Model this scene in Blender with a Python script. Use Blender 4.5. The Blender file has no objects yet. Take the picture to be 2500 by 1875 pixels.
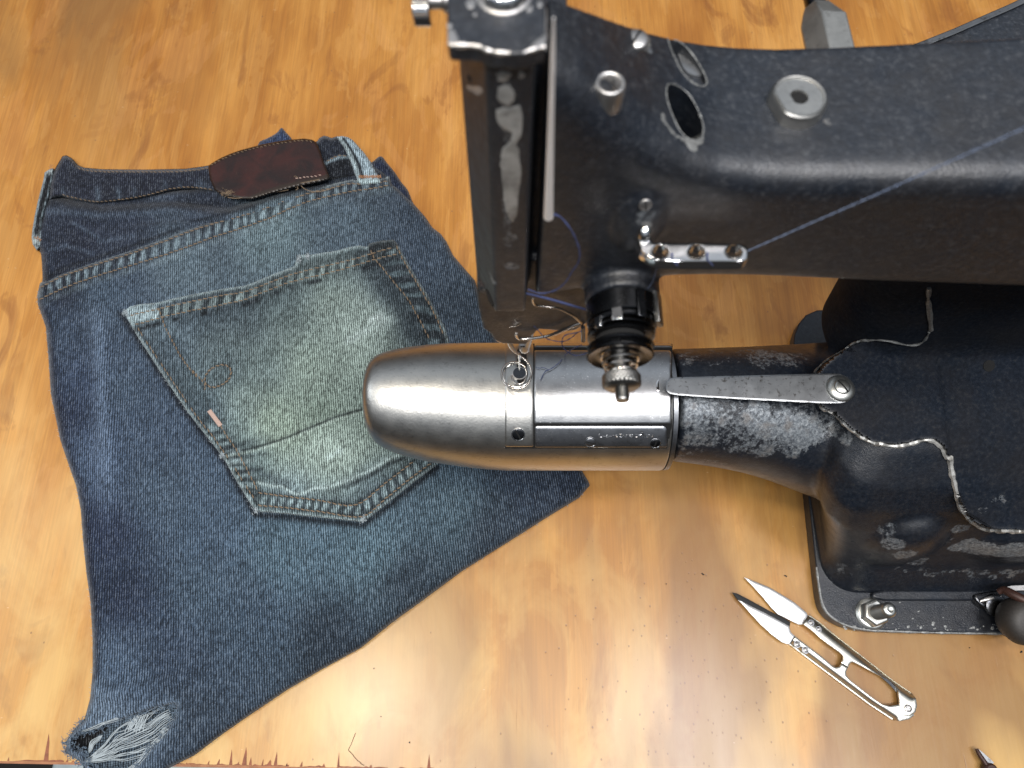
import bpy, bmesh, math, random
import numpy as np
from mathutils import Vector, Matrix
from mathutils.bvhtree import BVHTree
rnd = random.Random(7); rng = np.random.default_rng(7)
# ------------------------------------------------------------------ camera model (photo pixels 2500 x 1875 -> metres)
H = 0.45; F = 1900.0; CX = 1250.0; CY = 937.5
DEP = math.radians(68); SD, CD = math.sin(DEP), math.cos(DEP)
def ray(px, py):
    px = np.asarray(px, float); py = np.asarray(py, float)
    u = (px-CX)/F; v = (py-CY)/F
    return u, CD - v*SD, -(SD + v*CD)
def on_z(px, py, z):
    x, y, w = ray(px, py); t = (H-z)/(-w)
    return np.stack([x*t, y*t, np.zeros_like(t)+z], -1)
def on_y(px, py, Y):
    x, y, w = ray(px, py); t = Y/y
    return np.stack([x*t, np.zeros_like(t)+Y, H + w*t], -1)
def slope(py):
    _, y, w = ray(0.0, py); return float(y/(-w))
def proj(P):
    P = np.asarray(P, float); x = P[..., 0]; y = P[..., 1]; z = P[..., 2]-H
    dep = y*CD - z*SD
    v = -(y*SD + z*CD)/dep
    return CX + F*x/dep, CY + F*v
scene = bpy.context.scene
COL = scene.collection
# ------------------------------------------------------------------ object helpers
def mesh(name, V, Fc, mat=None, parent=None, smooth=True, sharp=40, attrs=None):
    me = bpy.data.meshes.new(name)
    me.from_pydata([tuple(map(float, v)) for v in V], [], [tuple(int(i) for i in f) for f in Fc])
    me.validate(); me.update()
    bm = bmesh.new(); bm.from_mesh(me); bmesh.ops.recalc_face_normals(bm, faces=bm.faces); bm.to_mesh(me); bm.free()
    if smooth:
        me.shade_smooth(); me.set_sharp_from_angle(angle=math.radians(sharp))
    if attrs:
        for k, a in attrs.items():
            a = np.asarray(a, float)
            if a.ndim == 1:
                at = me.attributes.new(k, 'FLOAT', 'POINT'); at.data.foreach_set('value', a.astype(np.float32))
            else:
                at = me.attributes.new(k, 'FLOAT_COLOR', 'POINT')
                c = np.ones((len(a), 4), np.float32); c[:, :3] = a; at.data.foreach_set('color', c.ravel())
    o = bpy.data.objects.new(name, me); COL.objects.link(o)
    if mat: me.materials.append(mat)
    setpar(o, parent)
    return o
def wpos(p):
    v = Vector((0, 0, 0))
    while p is not None:
        v = v + p.location + p.matrix_parent_inverse.translation if p.parent else v + p.location
        p = p.parent
    return v
def setpar(o, parent):
    if parent is not None:
        o.parent = parent
        o.matrix_parent_inverse = Matrix.Translation(-wpos(parent))
def thing(name, label, cat, loc, group=None):
    o = bpy.data.objects.new(name, None); COL.objects.link(o); o.location = loc
    o.empty_display_size = .02
    o['label'] = label; o['category'] = cat
    if group: o['group'] = group
    return o
class MB:
    """collects verts/faces of one mesh"""
    def __init__(s): s.V = []; s.F = []
    def add(s, V, Fc):
        n = len(s.V); s.V.extend([tuple(map(float, v)) for v in V]); s.F.extend([tuple(int(i)+n for i in f) for f in Fc]); return s
    def obj(s, name, mat, parent=None, **k): return mesh(name, s.V, s.F, mat, parent, **k)
def rings(R, closed=True, cap=True):
    """faces for list of rings (k rings, n points)"""
    k = len(R); n = len(R[0]); V = [p for r in R for p in r]; Fc = []
    for i in range(k-1):
        for j in range(n if closed else n-1):
            a = i*n+j; b = i*n+(j+1) % n
            Fc.append((a, b, b+n, a+n))
    if cap:
        Fc.append(tuple(range(n))[::-1]); Fc.append(tuple(range((k-1)*n, k*n)))
    return V, Fc
def frame(d):
    d = Vector(d).normalized(); a = Vector((0, 0, 1)) if abs(d.z) < .9 else Vector((1, 0, 0))
    u = d.cross(a).normalized(); return u, d.cross(u).normalized()
def lathe(prof, org, axis, seg=32, cap=True):
    """prof: list (t, r)"""
    ax = Vector(axis).normalized(); u, v = frame(ax); o = Vector(org)
    R = [[o+ax*t+(u*math.cos(a)+v*math.sin(a))*r for a in [2*math.pi*i/seg for i in range(seg)]] for t, r in prof]
    return rings(R, cap=cap)
def catmull(P, n=6):
    P = [Vector(p) for p in P]
    if len(P) < 3: return P
    out = []
    for i in range(len(P)-1):
        p0 = P[max(i-1, 0)]; p1 = P[i]; p2 = P[i+1]; p3 = P[min(i+2, len(P)-1)]
        for k in range(n):
            t = k/n
            out.append(.5*((2*p1)+(p2-p0)*t+(2*p0-5*p1+4*p2-p3)*t*t+(3*p1-p0-3*p2+p3)*t**3))
    out.append(P[-1]); return out
def tube(P, r, seg=8, smooth=0, flat=1.0):
    P = catmull(P, smooth) if smooth else [Vector(p) for p in P]
    n = len(P); rr = r if isinstance(r, (list, tuple)) else [r]*n
    if len(rr) != n: rr = list(np.interp(np.linspace(0, 1, n), np.linspace(0, 1, len(rr)), rr))
    u = None; R = []
    for i, p in enumerate(P):
        d = (P[min(i+1, n-1)]-P[max(i-1, 0)])
        d = d.normalized() if d.length > 0 else Vector((0, 0, 1))
        if u is None: u, w = frame(d)
        else:
            u = (u - d*u.dot(d)); u = u.normalized() if u.length > 1e-9 else frame(d)[0]
        w = d.cross(u)
        R.append([p+(u*math.cos(a)+w*math.sin(a))*rr[i] for a in [2*math.pi*k/seg for k in range(seg)]])
    return rings(R)
def prism(poly, vec):
    poly = [Vector(p) for p in poly]; v = Vector(vec)
    return rings([poly, [p+v for p in poly]])
def box(a, b):
    x0, y0, z0 = a; x1, y1, z1 = b
    return prism([(x0, y0, z0), (x1, y0, z0), (x1, y1, z0), (x0, y1, z0)], (0, 0, z1-z0))
# ------------------------------------------------------------------ polygon / patch tools
def seg_dist(P, poly, closed=True):
    """P (N,2) -> dist, closest (N,2), arclength s, signed side"""
    poly = np.asarray(poly, float); A = poly if closed else poly[:-1]; B = np.roll(poly, -1, 0) if closed else poly[1:]
    L = np.hypot(*(B-A).T); S0 = np.concatenate([[0], np.cumsum(L)[:-1]])
    best = np.full(len(P), 1e18); C = np.zeros_like(P); S = np.zeros(len(P)); SG = np.zeros(len(P))
    for i in range(len(A)):
        d = B[i]-A[i]; l2 = d@d
        if l2 == 0: continue
        t = np.clip(((P-A[i])@d)/l2, 0, 1); q = A[i]+t[:, None]*d; dd = ((P-q)**2).sum(1)
        m = dd < best
        best[m] = dd[m]; C[m] = q[m]; S[m] = S0[i]+t[m]*L[i]
        SG[m] = (d[0]*(P[m, 1]-A[i, 1]) - d[1]*(P[m, 0]-A[i, 0]))/math.sqrt(l2)
    return np.sqrt(best), C, S, np.sign(SG)
def inside(P, poly):
    poly = np.asarray(poly, float); x, y = P[:, 0], P[:, 1]; r = np.zeros(len(P), bool); j = len(poly)-1
    for i in range(len(poly)):
        xi, yi = poly[i]; xj, yj = poly[j]
        if yi != yj:
            r ^= ((yi > y) != (yj > y)) & (x < (xj-xi)*(y-yi)/(yj-yi)+xi)
        j = i
    return r
def smooth_poly(poly, n=4, closed=True):
    P = [Vector((p[0], p[1], 0)) for p in poly]
    if closed:
        Q = [P[-1]]+P+[P[0], P[1]]; c = catmull(Q, n)[n:-n-1]
    else: c = catmull(P, n)
    return np.array([(p.x, p.y) for p in c])
def patch(poly, sp, holes=()):
    poly = np.asarray(poly, float)
    x0, y0 = poly.min(0)-sp; x1, y1 = poly.max(0)+sp
    nx = int((x1-x0)/sp)+2; ny = int((y1-y0)/sp)+2
    gx, gy = np.meshgrid(x0+np.arange(nx)*sp, y0+np.arange(ny)*sp)
    G = np.stack([gx.ravel(), gy.ravel()], 1)
    c = (G.reshape(ny, nx, 2)[:-1, :-1]+sp/2).reshape(-1, 2)
    k = inside(c, poly)
    for h in holes: k &= ~inside(c, h)
    idx = np.arange(nx*ny).reshape(ny, nx)
    Q = np.stack([idx[:-1, :-1], idx[:-1, 1:], idx[1:, 1:], idx[1:, :-1]], -1).reshape(-1, 4)
    QK = Q[k]; QN = Q[~k]
    used = np.zeros(nx*ny, bool); used[QK.ravel()] = True
    bnd = np.zeros(nx*ny, bool); bnd[QN.ravel()] = True; bnd &= used
    d, C, _, _ = seg_dist(G[used], poly)
    for h in holes:
        d2, C2, _, _ = seg_dist(G[used], h); m = d2 < d; d[m] = d2[m]; C[m] = C2[m]
    P = G[used].copy(); b = bnd[used]; P[b] = C[b]; sd = np.where(b, 0, d)
    new = -np.ones(nx*ny, int); new[used] = np.arange(used.sum())
    return P, new[QK], sd, b
def boundary_edges(Q):
    E = {}
    for f in Q:
        n = len(f)
        for i in range(n):
            a, b = int(f[i]), int(f[(i+1) % n]); k = (min(a, b), max(a, b))
            if k in E: E[k] = None
            else: E[k] = (a, b)
    return [e for e in E.values() if e]
def sheet(name, poly, sp, fn, mat, parent=None, skirt=None, holes=(), attrs=None, sharp=40):
    """fn(P,sd)->xyz ; skirt(P)->xyz for boundary points; attrs(P,sd)->dict"""
    P, Q, sd, b = patch(poly, sp, holes)
    V = fn(P, sd); n = len(V); Fc = [tuple(q) for q in Q]
    A = attrs(P, sd) if attrs else None
    if skirt is not None:
        bi = np.where(b)[0]; mp = {int(i): n+k for k, i in enumerate(bi)}
        V = np.concatenate([V, skirt(P[bi])])
        for a, c in boundary_edges(Q):
            if a in mp and c in mp: Fc.append((c, a, mp[a], mp[c]))
        if A: A = {k: np.concatenate([v, v[bi]]) for k, v in A.items()}
    return mesh(name, V, Fc, mat, parent, sharp=sharp, attrs=A)
# value noise in numpy
_T = rng.random((256, 256))
def vnoise(x, y, seed=0):
    x = x+seed*17.3; y = y+seed*9.1
    xi = np.floor(x).astype(int); yi = np.floor(y).astype(int); fx = x-xi; fy = y-yi
    fx = fx*fx*(3-2*fx); fy = fy*fy*(3-2*fy)
    g = lambda a, b: _T[a % 256, b % 256]
    return (g(xi, yi)*(1-fx)+g(xi+1, yi)*fx)*(1-fy)+(g(xi, yi+1)*(1-fx)+g(xi+1, yi+1)*fx)*fy
def fbm(x, y, seed=0, o=4):
    s = 0; a = .5
    for i in range(o): s = s+a*vnoise(x*2**i, y*2**i, seed+i); a *= .5
    return s
def sstep(a, b, x):
    t = np.clip((x-a)/(b-a), 0, 1); return t*t*(3-2*t)
def lin(c):
    c = np.asarray(c, float)/255.
    return np.where(c <= .04045, c/12.92, ((c+.055)/1.055)**2.4)
# ------------------------------------------------------------------ materials
class NT:
    def __init__(s, name):
        s.m = bpy.data.materials.new(name); s.m.use_nodes = True; s.t = s.m.node_tree; s.t.nodes.clear()
        s.out = s.n('ShaderNodeOutputMaterial'); s.p = s.n('ShaderNodeBsdfPrincipled'); s.l(s.p.outputs[0], s.out.inputs[0])
    def n(s, typ, **k):
        nd = s.t.nodes.new(typ)
        for a, b in k.items(): setattr(nd, a, b)
        return nd
    def l(s, a, b): s.t.links.new(a, b)
    def coord(s, scale=(1, 1, 1), rot=(0, 0, 0)):
        g = s.n('ShaderNodeNewGeometry'); mp = s.n('ShaderNodeMapping'); mp.inputs['Scale'].default_value = scale; mp.inputs['Rotation'].default_value = rot
        s.l(g.outputs['Position'], mp.inputs[0]); return mp.outputs[0]
    def noise(s, scale, detail=4, rough=.5, vec=None, dist=0):
        n = s.n('ShaderNodeTexNoise'); n.inputs['Scale'].default_value = scale; n.inputs['Detail'].default_value = detail
        n.inputs['Roughness'].default_value = rough; n.inputs['Distortion'].default_value = dist
        s.l(vec if vec is not None else s.coord(), n.inputs['Vector']); return n.outputs['Fac']
    def ramp(s, fac, stops, interp='LINEAR'):
        r = s.n('ShaderNodeValToRGB'); r.color_ramp.interpolation = interp
        while len(r.color_ramp.elements) < len(stops): r.color_ramp.elements.new(.5)
        for e, (p, c) in zip(r.color_ramp.elements, stops):
            e.position = p; e.color = (c, c, c, 1) if isinstance(c, (int, float)) else (*c, 1)
        s.l(fac, r.inputs[0]); return r.outputs[0]
    def mix(s, f, a, b, mode='MIX'):
        m = s.n('ShaderNodeMix', data_type='RGBA', blend_type=mode)
        for i, v in ((0, f), (6, a), (7, b)):
            if isinstance(v, (int, float)): m.inputs[i].default_value = v if i == 0 else (v, v, v, 1)
            elif isinstance(v, tuple): m.inputs[i].default_value = (*v, 1)
            else: s.l(v, m.inputs[i])
        return m.outputs[2]
    def math(s, op, a, b=0.0, c=0.0, clamp=False):
        m = s.n('ShaderNodeMath', operation=op, use_clamp=clamp)
        for i, v in enumerate((a, b, c)):
            if isinstance(v, (int, float)): m.inputs[i].default_value = v
            else: s.l(v, m.inputs[i])
        return m.outputs[0]
    def attr(s, name, out='Fac'):
        a = s.n('ShaderNodeAttribute'); a.attribute_name = name; return a.outputs[out]
    def bump(s, h, strength, dist):
        b = s.n('ShaderNodeBump'); b.inputs['Strength'].default_value = strength; b.inputs['Distance'].default_value = dist
        s.l(h, b.inputs['Height']); s.l(b.outputs[0], s.p.inputs['Normal'])
    def set(s, **k):
        for a, v in k.items():
            i = s.p.inputs[a.replace('_', ' ')]
            if isinstance(v, (int, float)): i.default_value = v
            elif isinstance(v, tuple): i.default_value = (*v, 1)
            else: s.l(v, i)
        return s.m
M = {}
def mk_paint(name, spk_hi, r0, r1, bmp, spec_=.5):
    t = NT(name)
    fine = t.noise(1300, 3, .6); med = t.noise(190, 4, .6); big = t.noise(40, 4, .6)
    spk = t.noise(560, 5, .65)
    base = t.ramp(spk, [(.36, (.0044, .0068, .0115)), (.54, (.0086, .0125, .0200)), (.68, tuple(x*spk_hi for x in (.036, .040, .047))), (.82, tuple(x*spk_hi for x in (.085, .093, .105)))])
    base = t.mix(t.math('MULTIPLY', t.ramp(big, [(.4, 0.0), (.65, 1.0)]), .35), base, (.020, .017, .015))
    w = t.attr('wear')
    n2 = t.noise(480, 6, .75); n3 = t.noise(120, 4, .6); n4 = t.noise(55, 5, .65, None, .8)
    thr = t.math('ADD', t.math('ADD', t.math('MULTIPLY', n2, .95), t.math('MULTIPLY', n3, .55)), t.math('MULTIPLY', n4, .6))
    f = t.math('MULTIPLY', t.math('SUBTRACT', t.math('ADD', w, thr), 1.56), 4.5, clamp=True)
    f = t.math('MULTIPLY', f, t.ramp(w, [(0.0, 0.0), (.5, .95)]))
    metal = t.ramp(t.noise(700, 6, .75), [(.30, (.045, .050, .060)), (.48, (.17, .19, .21)), (.60, (.30, .325, .345)), (.76, (.55, .56, .56))])
    metal = t.mix(t.math('MULTIPLY', t.ramp(n3, [(.52, 0.0), (.68, 1.0)]), .45), metal, (.15, .115, .085))
    col = t.mix(f, base, metal)
    t.bump(t.math('SUBTRACT', t.math('ADD', t.math('MULTIPLY', fine, .8), t.math('MULTIPLY', med, .8)), t.math('MULTIPLY', f, .6)), bmp, .00035)
    rough = t.mix(f, t.ramp(med, [(.3, r0), (.7, r1)]), t.ramp(n2, [(.3, .34), (.7, .52)]))
    mt = t.attr('matte'); rough = t.mix(mt, rough, .82)
    t.set(Base_Color=col, Metallic=t.math('MULTIPLY', f, .55), Roughness=rough, Specular_IOR_Level=t.math('SUBTRACT', spec_, t.math('MULTIPLY', mt, spec_-.12)))
    return t.m
def mk_metal(name, col, rough, var=.1, bump=.15, bscale=1500, spec=0.0, dirt=0.0, brushed=None):
    t = NT(name)
    v = t.coord(brushed) if brushed else None
    n = t.noise(bscale, 4, .6, v); n2 = t.noise(150, 4, .6)
    c = t.mix(t.ramp(n2, [(.3, 0.0), (.7, 1.0)]), tuple(x*(1-var) for x in col), col)
    if dirt: c = t.mix(t.math('MULTIPLY', t.ramp(t.noise(420, 5, .7), [(.56, 0.0), (.68, 1.0)]), dirt), c, (.09, .08, .07))
    r = t.math('ADD', t.math('MULTIPLY', n2, .14), rough-.07)
    if spec:
        s = t.ramp(t.noise(1500, 2, .5), [(.66, 0.0), (.70, 1.0)])
        s = t.math('MULTIPLY', s, t.ramp(t.noise(60, 2), [(.42, 0.0), (.6, 1.0)])); s = t.math('MULTIPLY', s, spec)
        c = t.mix(s, c, (.95, .95, .95)); r = t.mix(s, r, .6)
    t.bump(n, bump, .0001)
    t.set(Base_Color=c, Metallic=1.0, Roughness=r)
    return t.m
def mk_denim():
    t = NT('denim')
    a = t.attr('dye_shade', 'Color')
    co = t.coord()
    # twill: fine diagonal ribs
    wv = t.n('ShaderNodeTexWave', wave_type='BANDS', bands_direction='X', wave_profile='SIN')
    mp = t.n('ShaderNodeMapping'); mp.inputs['Rotation'].default_value = (0, 0, math.radians(-9)); t.l(co, mp.inputs[0])
    t.l(mp.outputs[0], wv.inputs['Vector']); wv.inputs['Scale'].default_value = 236; wv.inputs['Distortion'].default_value = 1.1
    wv.inputs['Detail'].default_value = 3; wv.inputs['Detail Scale'].default_value = 4
    st = t.noise(1.0, 3, .65, t.coord((1250, 300, 600), (0, 0, math.radians(-3))))
    gr = t.noise(1500, 2, .6); blot = t.noise(70, 4, .6)
    k = t.math('ADD', t.math('MULTIPLY', t.math('SUBTRACT', wv.outputs['Fac'], .22), .72), t.math('MULTIPLY', t.math('SUBTRACT', st, .5), 2.3))
    k = t.math('ADD', k, t.math('MULTIPLY', t.math('SUBTRACT', gr, .5), 1.25))
    k = t.math('ADD', k, t.math('MULTIPLY', t.math('SUBTRACT', blot, .5), .35))
    k = t.math('ADD', k, .28)
    mult = t.ramp(k, [(0.0, .22), (.30, .56), (.60, 1.12), (.95, 2.05)])
    c = t.mix(1.0, a, mult, 'MULTIPLY')
    wh = t.ramp(k, [(.86, 0.0), (1.05, .13)])
    c = t.mix(wh, c, (.42, .47, .50))
    t.bump(k, .5, .00035)
    t.set(Base_Color=c, Roughness=.88, Specular_IOR_Level=.18)
    t.p.inputs['Sheen Weight'].default_value = .12; t.p.inputs['Sheen Roughness'].default_value = .5
    return t.m
def mk_plain(name, col, rough=.6, nscale=400, var=.35, metallic=0.0, bump=.2, bd=.0002):
    t = NT(name); n = t.noise(nscale, 4, .6)
    c = t.mix(t.ramp(n, [(.3, 0.0), (.7, 1.0)]), tuple(x*(1-var) for x in col), tuple(min(1, x*(1+var*.5)) for x in col))
    t.bump(n, bump, bd); t.set(Base_Color=c, Roughness=rough, Metallic=metallic); return t.m
def mk_wood():
    t = NT('varnished_plywood')
    lean = math.radians(-4)
    def st(sx, sy, ss, det=4, r=.55, d=0.0): return t.noise(ss, det, r, t.coord((sx, sy, 1), (0, 0, lean)), d)
    A = st(1, .36, 15, 3, .5, .5); B = st(1, .22, 42, 3, .55, .35); C = st(1, .06, 420, 3, .6); D = st(1, .6, 7, 2, .5, .3)
    E = st(1, .16, 105, 4, .6, .5); G = st(1, .45, 30, 5, .62, .9)
    k = t.math('ADD', t.math('MULTIPLY', A, .34), t.math('MULTIPLY', B, .26))
    k = t.math('ADD', k, t.math('MULTIPLY', D, .22)); k = t.math('ADD', k, t.math('MULTIPLY', E, .14))
    k = t.math('ADD', k, t.math('MULTIPLY', C, .04))
    c = t.ramp(k, [(.42, (.32, .120, .013)), (.48, (.405, .168, .024)), (.53, (.465, .208, .036)), (.57, (.51, .240, .050)), (.66, (.56, .28, .070))])
    # torn-fibre plywood figure: crisp-edged overlapping flakes under the varnish
    for (sy, sc, d_, th, am, cc) in ((.34, 26, .9, .54, .42, (.335, .125, .017)), (.28, 47, .7, .56, .34, (.58, .30, .078)), (.22, 80, .6, .57, .30, (.37, .150, .024)), (.40, 18, 1.1, .565, .30, (.56, .27, .085)), (.16, 140, .4, .60, .25, (.33, .130, .022))):
        nn = st(1, sy, sc, 5, .6, d_)
        ff = t.ramp(nn, [(th, 0.0), (th+.018, .8), (th+.10, 1.0)])
        c = t.mix(t.math('MULTIPLY', ff, am*.75), c, cc)
    sm = t.ramp(st(1, .42, 34, 5, .6, .8), [(.585, 0.0), (.61, .30), (.70, .75)])
    c = t.mix(sm, c, (.25, .088, .012))
    gl = t.ramp(t.noise(1, 3, .6, t.coord((900, 16, 1), (0, 0, lean))), [(.35, .86), (.65, 1.06)]); c = t.mix(1.0, c, gl, 'MULTIPLY')
    # wood painted paler towards the front, standing in for stronger light there
    pos = t.n('ShaderNodeSeparateXYZ'); t.l(t.coord(), pos.inputs[0])
    front = t.math('MULTIPLY', t.math('ADD', t.math('MULTIPLY', pos.outputs[1], -3.4), .78), 1.0, clamp=True)
    front = t.math('MULTIPLY', front, t.ramp(st(1, .5, 24, 5, .6, .6), [(.44, .30), (.5, .55), (.62, .85)]))
    c = t.mix(front, c, t.mix(t.ramp(A, [(.35, 0.0), (.65, 1.0)]), (.60, .385, .125), (.70, .50, .21)))
    # pink-grey veil patches and olive stain in the far left corner
    far = t.math('MULTIPLY', t.math('SUBTRACT', t.math('MULTIPLY', t.math('MULTIPLY', pos.outputs[0], -1.0), 5.0), .85), t.math('SUBTRACT', t.math('MULTIPLY', pos.outputs[1], 5.0), 1.25), clamp=True)
    c = t.mix(t.math('MULTIPLY', far, t.ramp(A, [(.40, 0.0), (.56, .75)])), c, (.185, .085, .022))
    # short dark dents, denser lower right
    vor = t.n('ShaderNodeTexVoronoi'); vor.inputs['Scale'].default_value = 1; t.l(t.coord((330, 250, 1), (0, 0, math.radians(25))), vor.inputs['Vector'])
    dent = t.ramp(vor.outputs['Distance'], [(.10, 1.0), (.2, 0.0)])
    vr = t.n('ShaderNodeSeparateColor'); t.l(vor.outputs['Color'], vr.inputs[0])
    dx = t.math('SUBTRACT', pos.outputs[0], .095); dy = t.math('SUBTRACT', pos.outputs[1], .005)
    rr = t.math('ADD', t.math('MULTIPLY', dx, dx), t.math('MULTIPLY', dy, dy))
    dens = t.math('ADD', t.ramp(rr, [(0.0, .5), (.006, 0.0)]), .018)
    dent = t.math('MULTIPLY', dent, t.math('LESS_THAN', vr.outputs[0], dens))
    c = t.mix(t.math('MULTIPLY', dent, .75), c, (.17, .085, .035))
    # thin grain cracks
    cr = t.noise(1, 2, .5, t.coord((620, 22, 1), (0, 0, math.radians(-1))))
    crm = t.math('MULTIPLY', t.ramp(cr, [(.72, 0.0), (.755, 1.0)]), t.ramp(t.noise(14, 2), [(.50, 0.0), (.62, 1.0)]))
    c = t.mix(t.math('MULTIPLY', crm, .6), c, (.15, .065, .02))
    # pale lint and scratches
    v2 = t.n('ShaderNodeTexVoronoi'); v2.inputs['Scale'].default_value = 1; t.l(t.coord((90, 260, 1), (0, 0, math.radians(38))), v2.inputs['Vector'])
    l2 = t.n('ShaderNodeSeparateColor'); t.l(v2.outputs['Color'], l2.inputs[0])
    lm = t.math('MULTIPLY', t.ramp(v2.outputs['Distance'], [(.035, 1.0), (.07, 0.0)]), t.math('LESS_THAN', l2.outputs[1], .10))
    c = t.mix(t.math('MULTIPLY', lm, .5), c, (.72, .52, .33))
    h = t.math('SUBTRACT', t.math('ADD', t.math('MULTIPLY', G, .5), t.math('MULTIPLY', C, .25)), t.math('ADD', t.math('MULTIPLY', dent, .6), crm))
    t.bump(h, .18, .0012)
    t.set(Base_Color=c, Roughness=t.ramp(B, [(.3, .36), (.7, .48)]), Specular_IOR_Level=.4)
    t.p.inputs['Coat Weight'].default_value = .45; t.p.inputs['Coat Roughness'].default_value = .22
    return t.m
M['paint'] = mk_paint('black_machine_paint', 1.0, .38, .52, .55, .8); M['gloss'] = mk_paint('glossy_black_casting_paint', .55, .27, .42, .42); M['denim'] = mk_denim(); M['wood'] = mk_wood()
M['satin'] = mk_metal('satin_steel', (.56, .55, .52), .36, .10, .7, 1000, 0, .25)
M['slide'] = mk_metal('speckled_steel', (.56, .56, .56), .32, .12, .5, 1400, .85, .15)
M['dullplate'] = mk_metal('dull_steel', (.30, .31, .33), .37, .15, .2, 900, .35, .5)
M['spring'] = mk_metal('spring_steel', (.38, .39, .40), .42, .15, .12, 900, 0, .85)
M['chrome'] = mk_metal('bright_chrome', (.80, .79, .78), .13, .05, .06, 800)
M['wire'] = mk_metal('bright_wire', (.66, .62, .57), .20, .1, .05)
M['worn'] = mk_metal('worn_steel', (.60, .585, .57), .42, .15, .3, 900, 0, .4)
M['zinc'] = mk_metal('zinc_bolt', (.62, .62, .58), .36, .1, .15, 800)
M['dark'] = mk_metal('blackened_steel', (.085, .088, .095), .27, .2, .1, 900)
M['knurl'] = mk_metal('grey_knurled_steel', (.30, .295, .28), .34, .2, .1, 900)
M['bladeA'] = mk_metal('polished_blade', (.66, .66, .66), .48, .03, .03, 600)
M['snip'] = mk_metal('nickel_plated_handle', (.66, .64, .57), .38, .06, .05, 600)
M['rod'] = mk_metal('polished_rod', (.95, .92, .90), .50, .05, .03); M['rod'].node_tree.nodes['Principled BSDF'].inputs['Metallic'].default_value = .55
M['hexm'] = mk_metal('dull_hex_steel', (.46, .46, .44), .50, .2, .3, 700, 0, .4); M['bare'] = mk_metal('bare_bright_patch', (.58, .58, .56), .48, .60, .7, 500, 0, .55); M['bare'].node_tree.nodes['Principled BSDF'].inputs['Metallic'].default_value = .45
M['hole'] = mk_plain('black_void', (.003, .003, .003), .9, bump=0)
M['edge'] = mk_plain('chipped_edge', (.24, .245, .24), .5, 900, .5, .5, .4)
M['leather'] = None
def mk_leather():
    t = NT('oxblood_leather')
    n = t.noise(60, 5, .6, None, .6); g = t.noise(900, 4, .6); s = t.noise(1, 3, .6, t.coord((900, 90, 1), (0, 0, math.radians(70))))
    c = t.ramp(n, [(.36, (.013, .006, .005)), (.52, (.026, .008, .006)), (.70, (.042, .010, .007))])
    e = t.attr('rim'); c = t.mix(e, c, (.022, .014, .009))
    c = t.mix(t.math('MULTIPLY', t.ramp(s, [(.64, 0.0), (.74, 1.0)]), .25), c, (.12, .06, .04))
    t.bump(t.math('ADD', g, t.math('MULTIPLY', n, .6)), .25, .0003)
    t.set(Base_Color=c, Roughness=.38); return t.m
M['leather'] = mk_leather()
M['stitch'] = mk_plain('tan_stitch_thread', (.21, .150, .095), .8, 2500, .4)
M['stitch_or'] = mk_plain('orange_stitch_thread', (.42, .20, .09), .8, 2500, .4)
M['stitch_pk'] = mk_plain('pale_pink_thread', (.50, .36, .30), .8, 2500, .3)
M['fray'] = mk_plain('white_weft_thread', (.38, .43, .455), .85, 2500, .25)
M['fuzz'] = mk_plain('blue_grey_fuzz', (.14, .19, .25), .9, 2500, .35)
M['navy'] = mk_plain('navy_thread', (.050, .065, .155), .7, 2500, .4)
M['bluethread'] = mk_plain('blue_grey_thread', (.17, .215, .32), .75, 2500, .3)
M['black_blade'] = mk_plain('black_blade_bevel', (.012, .013, .014), .75, 600, .2)
M['rust'] = mk_plain('rusty_brown_steel', (.05, .022, .016), .5, 900, .5, .3)
M['knob'] = mk_plain('dark_brown_knob', (.028, .024, .021), .55, 1200, .4)
M['chip'] = mk_plain('raw_red_wood', (.24, .080, .036), .7, 300, .35)
M['edgewood'] = mk_plain('table_edge_wood', (.52, .24, .13), .6, 200, .25)
M['floor'] = mk_plain('dark_floor', (.012, .010, .009), .8, 20, .3)
M['boxgrey'] = mk_plain('pale_grey_plastic', (.30, .36, .38), .5, 40, .2)
# ------------------------------------------------------------------ camera, world, lamps
cam = bpy.data.cameras.new('camera'); camo = bpy.data.objects.new('camera', cam); COL.objects.link(camo)
cam.sensor_width = 36; cam.lens = 36*F/2500; cam.clip_start = .005; cam.clip_end = 50
camo.location = (0, 0, H); camo.rotation_euler = (math.pi/2-DEP, 0, 0)
cam.dof.use_dof = True; cam.dof.focus_distance = .385; cam.dof.aperture_fstop = 15
scene.camera = camo
vs = scene.view_settings; vs.view_transform = 'Standard'; vs.look = 'None'; vs.gamma = 1; vs.exposure = 0; vs.use_curve_mapping = False
w = bpy.data.worlds.new("World"); scene.world = w; w.use_nodes = True; nt = w.node_tree
bg = nt.nodes['Background']; tc = nt.nodes.new('ShaderNodeTexCoord'); sp = nt.nodes.new('ShaderNodeSeparateXYZ'); rp = nt.nodes.new('ShaderNodeValToRGB')
nt.links.new(tc.outputs['Generated'], sp.inputs[0]); mr = nt.nodes.new('ShaderNodeMapRange'); mr.inputs[1].default_value = -1
nt.links.new(sp.outputs[2], mr.inputs[0]); nt.links.new(mr.outputs[0], rp.inputs[0]); nt.links.new(rp.outputs[0], bg.inputs[0])
E = rp.color_ramp.elements
E[0].position = .0; E[0].color = (.02, .018, .016, 1); E[1].position = 1; E[1].color = (.62, .64, .68, 1)
for p, c in ((.49, (.07, .065, .06, 1)), (.60, (.13, .14, .155, 1)), (.76, (.36, .40, .46, 1)), (.87, (1.45, 1.62, 1.85, 1))):
    e = E.new(p); e.color = c
bg.inputs[1].default_value = .40
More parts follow.
